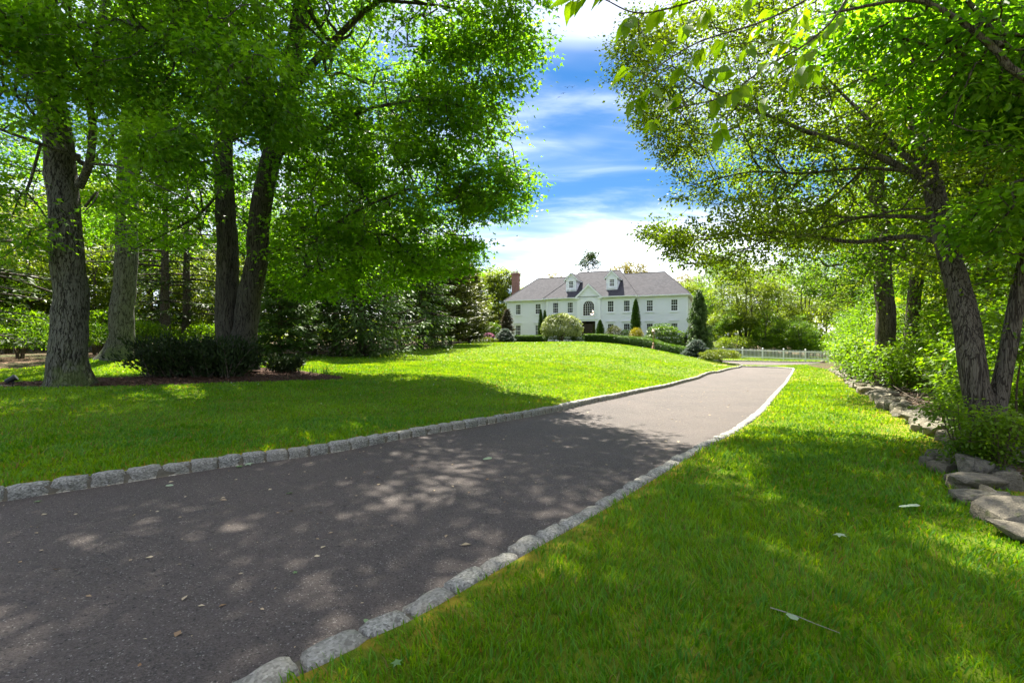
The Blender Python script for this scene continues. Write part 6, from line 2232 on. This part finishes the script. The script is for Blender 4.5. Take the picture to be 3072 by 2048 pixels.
def lawn_test(xy):
    """on the lawn; thin near the worn, mossy margins by the kerb and the wall"""
    near = len(xy) and np.hypot(xy[:, 0], xy[:, 1]).min() < 8
    k = 1 if near else 3
    ok = ~in_poly(xy, np.vstack([LKo[::k], FK[::-1][::k], RKo[::-1][::k]]))
    for q in (mulch_poly[::1 if near else 2], wood_left, np.vstack([wood_r_in[:len(wall_line):2 * k], wood_r_in[len(wall_line):]]), wood_back):
        ok[ok] &= ~in_poly(xy[ok], q)
    rng = np.random.default_rng(5)
    i = np.flatnonzero(ok)
    q = xy[i]
    dw = dist_line(q, wall_line[::2 * k])
    dk = np.minimum(dist_line(q, RKo[::k]), dist_line(q, LKo[::k]))
    pr = np.clip((dw - .1) / .8, .05, 1) * np.clip((dk + .02) / .22, .10, 1)
    ok[i] = rng.random(len(i)) < pr
    return ok
grass('grass', 'blades of the nearest lawn beside the driveway', 195000, 1.5, 8.5, R(-72), R(66), 181, .052, True, lawn_test, .95)
grass('grass', 'blades of the middle lawn on both sides of the driveway', 300000, 8.5, 24, R(-62), R(52), 182, .046, False, lawn_test, 1.0, .0036)
grass('grass', 'blades of the far lawn below the house', 150000, 24, 58, R(-40), R(36), 183, .05, False, lawn_test, 1.0, .0036)

# taller blades standing along the kerb
# ------------------------------------------------------------------ fallen leaves, petals and litter
M_FALL = leaf_mat('fallen_leaf', (.10, .20, .05), (.40, .48, .34), .25, (1.2, 1.2, .8), .5, .3)
def on_ground(u, v, lawn_):
    d = 5.0
    for _ in range(80):
        z = float(T([(X(u, d), d)])[0]) + (LIFT if lawn_ else 0)
        d = .5 * d + .5 * (CAMZ - z) * F / (v - 1024)
    return np.array([X(u, d), d, z])
rng = np.random.default_rng(191)
star = []
for k in range(10):
    a = 2 * math.pi * k / 10
    rr = 1.0 if k % 2 == 0 else .5
    star.append((rr * .5 * math.cos(a), rr * .5 * math.sin(a), .06 * (k % 2) + .02))
def fallen(u, v, size, tint, lb, lawn_, h=.0, oval=False):
    p = on_ground(u, v, lawn_)
    V = np.array([(0, 0, .0)] + star) if not oval else np.array([(0, 0, .03), (.5, 0, .0), (.25, .22, .04), (-.3, .22, .03), (-.55, 0, .02), (-.3, -.22, .05), (.25, -.22, .0)])
    m = len(V) - 1
    me = mesh_np('fallen_leaf', V * size, np.array([[0, 1 + k, 1 + (k + 1) % m] for k in range(m)]), [M_FALL], rnd=np.full(len(V), tint))
    o = obj('fallen_leaf', me, None, p + (0, 0, .008 + h), (rng.normal() * .15, rng.normal() * .15, rng.uniform(0, 6.3)))
    return tag(o, lb, 'leaf')
fallen(1463, 1377, .13, .55, 'pale curled leaf lying alone in the middle of the driveway', False, oval=True)
fallen(746, 1394, .11, .8, 'whitish green leaf on the driveway against the left kerb', False)
fallen(718, 1401, .09, .15, 'darker green leaf beside the whitish one at the left kerb', False)
fallen(868, 1481, .07, .2, 'small green leaf on the driveway left of centre', False)
fallen(508, 1458, .08, .95, 'small white leaf on the driveway near the left kerb', False, oval=True)
fallen(113, 1506, .06, .2, 'tiny green leaf by the kerb at the far left', False)
fallen(885, 1720, .035, .2, 'tiny green leaf fragment low on the near driveway', False)
fallen(1100, 1868, .05, .3, 'green leaf near the right kerb at the bottom', False, oval=True)
fallen(2712, 1541, .085, 1.0, 'left one of two white leaves lying on the right lawn', True, .05, True)
fallen(2738, 1538, .085, 1.0, 'right one of two white leaves lying on the right lawn', True, .05, True)
fallen(2520, 1632, .085, .8, 'pale leaf in the middle of the right lawn', True, .05)
fallen(2378, 1888, .085, .6, 'pale green leaf beside the twig in the near lawn', True, .05, True)
fallen(1190, 2032, .05, .1, 'bright green clover leaf in the grass at the bottom edge', True, .05)
p = on_ground(2405, 1880, True)
tw = MB()
tw.tube(catmull([(-.09, .10, .035), (-.02, .03, .04), (.04, -.03, .035), (.10, -.11, .04)], 4), np.linspace(.0028, .0014, 13), 5)
tag(tw.build('twig', plain('grey_twig', (.25, .23, .2), .8, .2), loc=p), 'thin grey twig lying in the near right lawn', 'twig')
# litter on the asphalt
n = 620
rng = np.random.default_rng(192)
u_ = rng.uniform(-3, 2, 20000); q_ = rng.uniform(0, 1, 20000)
pts = np.c_[rng.uniform(-7, 12, 20000), 1.5 + 20 * rng.random(20000) ** 1.6]
pts = pts[in_poly(pts, road_poly)][:n]
zz_ = T(pts) + .006
V, Fc, rn = leaves(np.c_[pts, zz_], np.c_[rng.normal(size=(len(pts), 2)), .1 * rng.normal(size=len(pts))], np.c_[.2 * rng.normal(size=(len(pts), 2)), np.ones(len(pts))], rng.gamma(2.0, .010, len(pts)) + .008, LEAF_DIA, rng)
tag(obj('leaf_litter', mesh_np('leaf_litter', V, Fc, [leaf_mat('dry_litter', (.22, .13, .07), (.50, .42, .28), .1, (1, 1, 1), .8, .1)], rnd=rn)), 'tan seed husks and bits of leaf on the driveway', 'litter', kind='stuff')
# white petals on the far lawn
pts = np.c_[rng.uniform(-14, 16, 9000), rng.uniform(9, 52, 9000)]
pts = pts[lawn_test(pts)][:900]
V, Fc, rn = leaves(np.c_[pts, T(pts) + LIFT + .045], np.c_[rng.normal(size=(len(pts), 2)), .1 * rng.normal(size=len(pts))], np.c_[.4 * rng.normal(size=(len(pts), 2)), np.ones(len(pts))], rng.uniform(.018, .032, len(pts)) * np.maximum(1, np.hypot(pts[:, 0], pts[:, 1]) / 17), TUFT, rng)
tag(obj('petals', mesh_np('petals', V, Fc, [leaf_mat('white_petal', (.55, .56, .52), (.78, .78, .75), .2, (1, 1, 1), .6, .2)], rnd=rn)), 'white fallen petals scattered over the sunlit lawn', 'petals', kind='stuff')
# dead leaves on the wood floor behind the wall
pts = np.c_[rng.uniform(4.5, 13, 9000), rng.uniform(2.5, 16, 9000)]
pts = pts[in_poly(pts, wood_right)][:4200]
V, Fc, rn = leaves(np.c_[pts, T(pts) + LIFT + rng.uniform(.005, .05, len(pts))], rng.normal(size=(len(pts), 3)) * (1, 1, .3), np.c_[.5 * rng.normal(size=(len(pts), 2)), np.ones(len(pts))], rng.uniform(.04, .09, len(pts)), LEAF_OVAL, rng)
tag(obj('dead_leaves', mesh_np('dead_leaves', V, Fc, [leaf_mat('dead_leaf', (.07, .035, .02), (.24, .14, .08), .15, (1, 1, 1), .8, .15)], rnd=rn)), 'brown dead leaves covering the ground behind the wall', 'dead leaves', kind='stuff')
# bark chips on the mulch bed
pts = np.c_[rng.uniform(-16, 0, 30000), rng.uniform(9, 18, 30000)]
pts = pts[in_poly(pts, mulch_poly)][:5200]
V, Fc, rn = leaves(np.c_[pts, T(pts) + LIFT + rng.uniform(.0, .03, len(pts))], rng.normal(size=(len(pts), 3)) * (1, 1, .3), np.c_[.5 * rng.normal(size=(len(pts), 2)), np.ones(len(pts))], rng.uniform(.04, .10, len(pts)), SPRAY, rng)
tag(obj('bark_chips', mesh_np('bark_chips', V, Fc, [leaf_mat('bark_chip', (.035, .016, .010), (.15, .085, .055), .02, (1, 1, 1), .85, .15)], rnd=rn)), 'dark red-brown bark chips on the bed under the left trees', 'mulch', kind='stuff')

# ------------------------------------------------------------------ undergrowth along the left wood edge
ul = 'low green undergrowth bush at the edge of the left wood'
ug = 'undergrowth bushes at the edge of the left wood'
U1 = shrub('undergrowth_bush', ul, 'bush', G(60, 18.5), (1.3, 1.0), 1.2, 2200, .10, LM_UNDER, 195, BK_TWIG, lumpy=.35, group=ug)
bl_ = 'low leafy bush growing behind the white fence'
bg_ = 'bushes behind the white fence'
for i, (u, d, sc_) in enumerate([(2130, 58, 1.8), (2265, 55.5, 1.5), (2320, 54, 1.6), (2370, 53, 1.4), (2420, 52, 1.6), (2470, 50.5, 1.5), (2350, 59, 2.2), (2440, 57, 2.2), (2290, 62, 2.4), (2510, 49, 1.5)]):
    place(U1, G(u, d), i * 1.7, (sc_ * .8, sc_ * .8, sc_), bl_, bg_)
U2 = shrub('undergrowth_bush', ul, 'bush', G(420, 23.5), (1.2, 1.0), 1.6, 2400, .11, LM_UNDER, 196, BK_TWIG, lumpy=.4, group=ug)
for i, (u, d, k, s) in enumerate([(-120, 19.5, U1, 1.2), (180, 21, U2, 1.0), (290, 22, U1, 1.1), (480, 24.5, U1, 1.0), (620, 25.5, U2, 1.0), (720, 27, U1, 1.3), (20, 22.5, U2, 1.3), (-260, 17.5, U2, 1.0), (560, 28, U2, 1.3), (340, 26, U2, 1.4)]):
    place(k, G(u, d), i * 1.3, s, ul, ug)

# ------------------------------------------------------------------ four birds
M_BIRD = plain('dark_feather', (.004, .004, .005), 1.0, .0)
def bird(u, v, d, span, bank, lift, label):
    """body along +Y (flying away), wings as a curved continuous surface"""
    V, Fc = [], []
    prof = [(-.30, .004, -.02), (-.22, .045, -.01), (-.08, .055, 0), (.08, .05, .005), (.2, .03, .015), (.34, .018, .03), (.40, .024, .035), (.46, .004, .03)]
    sd = 8
    for y, r, z in prof:
        for k in range(sd):
            a = 2 * math.pi * k / sd
            V.append((r * math.cos(a), y, z + r * .9 * math.sin(a)))
    for i in range(len(prof) - 1):
        for k in range(sd):
            j = (k + 1) % sd
            Fc.append((i * sd + k, i * sd + j, (i + 1) * sd + j, (i + 1) * sd + k))
    Fc += [tuple(range(sd))[::-1], tuple((len(prof) - 1) * sd + k for k in range(sd))]
    for sg in (-1, 1):
        b = len(V)
        m = 8
        for i in range(m + 1):
            q = i / m
            x = sg * (.02 + span * .5 * q)
            le = .09 + .05 * math.sin(math.pi * min(1, q * 1.3)) - .10 * q * q
            ch = .17 * (1 - .75 * q ** 1.6)
            l1, l2 = lift[0 if sg < 0 else 1]
            z = .02 + span * .5 * (l1 * q + l2 * q * q)
            V += [(x, le, z), (x, le - ch * .35, z + .014 * (1 - q)), (x, le - ch, z), (x, le - ch * .35, z - .010 * (1 - q))]
        for i in range(m):
            for k in range(4):
                j = (k + 1) % 4
                Fc.append((b + i * 4 + k, b + i * 4 + j, b + (i + 1) * 4 + j, b + (i + 1) * 4 + k))
        Fc.append((b + m * 4, b + m * 4 + 1, b + m * 4 + 2, b + m * 4 + 3))
    V += [(-.05, -.40, -.02), (.05, -.40, -.02), (0, -.22, .0), (0, -.22, -.03)]
    b = len(V) - 4
    Fc += [(b, b + 1, b + 2), (b, b + 3, b + 1)]
    mb_ = MB()
    mb_.add(V, Fc)
    o = mb_.build('bird', M_BIRD, smooth=True, loc=P(u, v, d))
    o.rotation_euler = (R(38), bank, R(-8))
    return tag(o, label, 'bird')
bird(1702, 263.5, 88, 1.25, R(0), ((.75, -.55), (.75, -.55)), 'dark bird with wings raised, left of the upper pair')
bird(1717, 262, 88, 1.35, R(-2), ((.75, -.35), (.45, -.25)), 'dark bird furthest right of the four in the sky')
bird(1690, 280.5, 88, 1.25, R(-14), ((.12, -.1), (.12, -.12)), 'dark bird gliding below the upper pair')
bird(1677, 292, 88, 1.1, R(-8), ((.1, -.95), (.15, -.45)), 'lowest of the four dark birds, wings arched down')
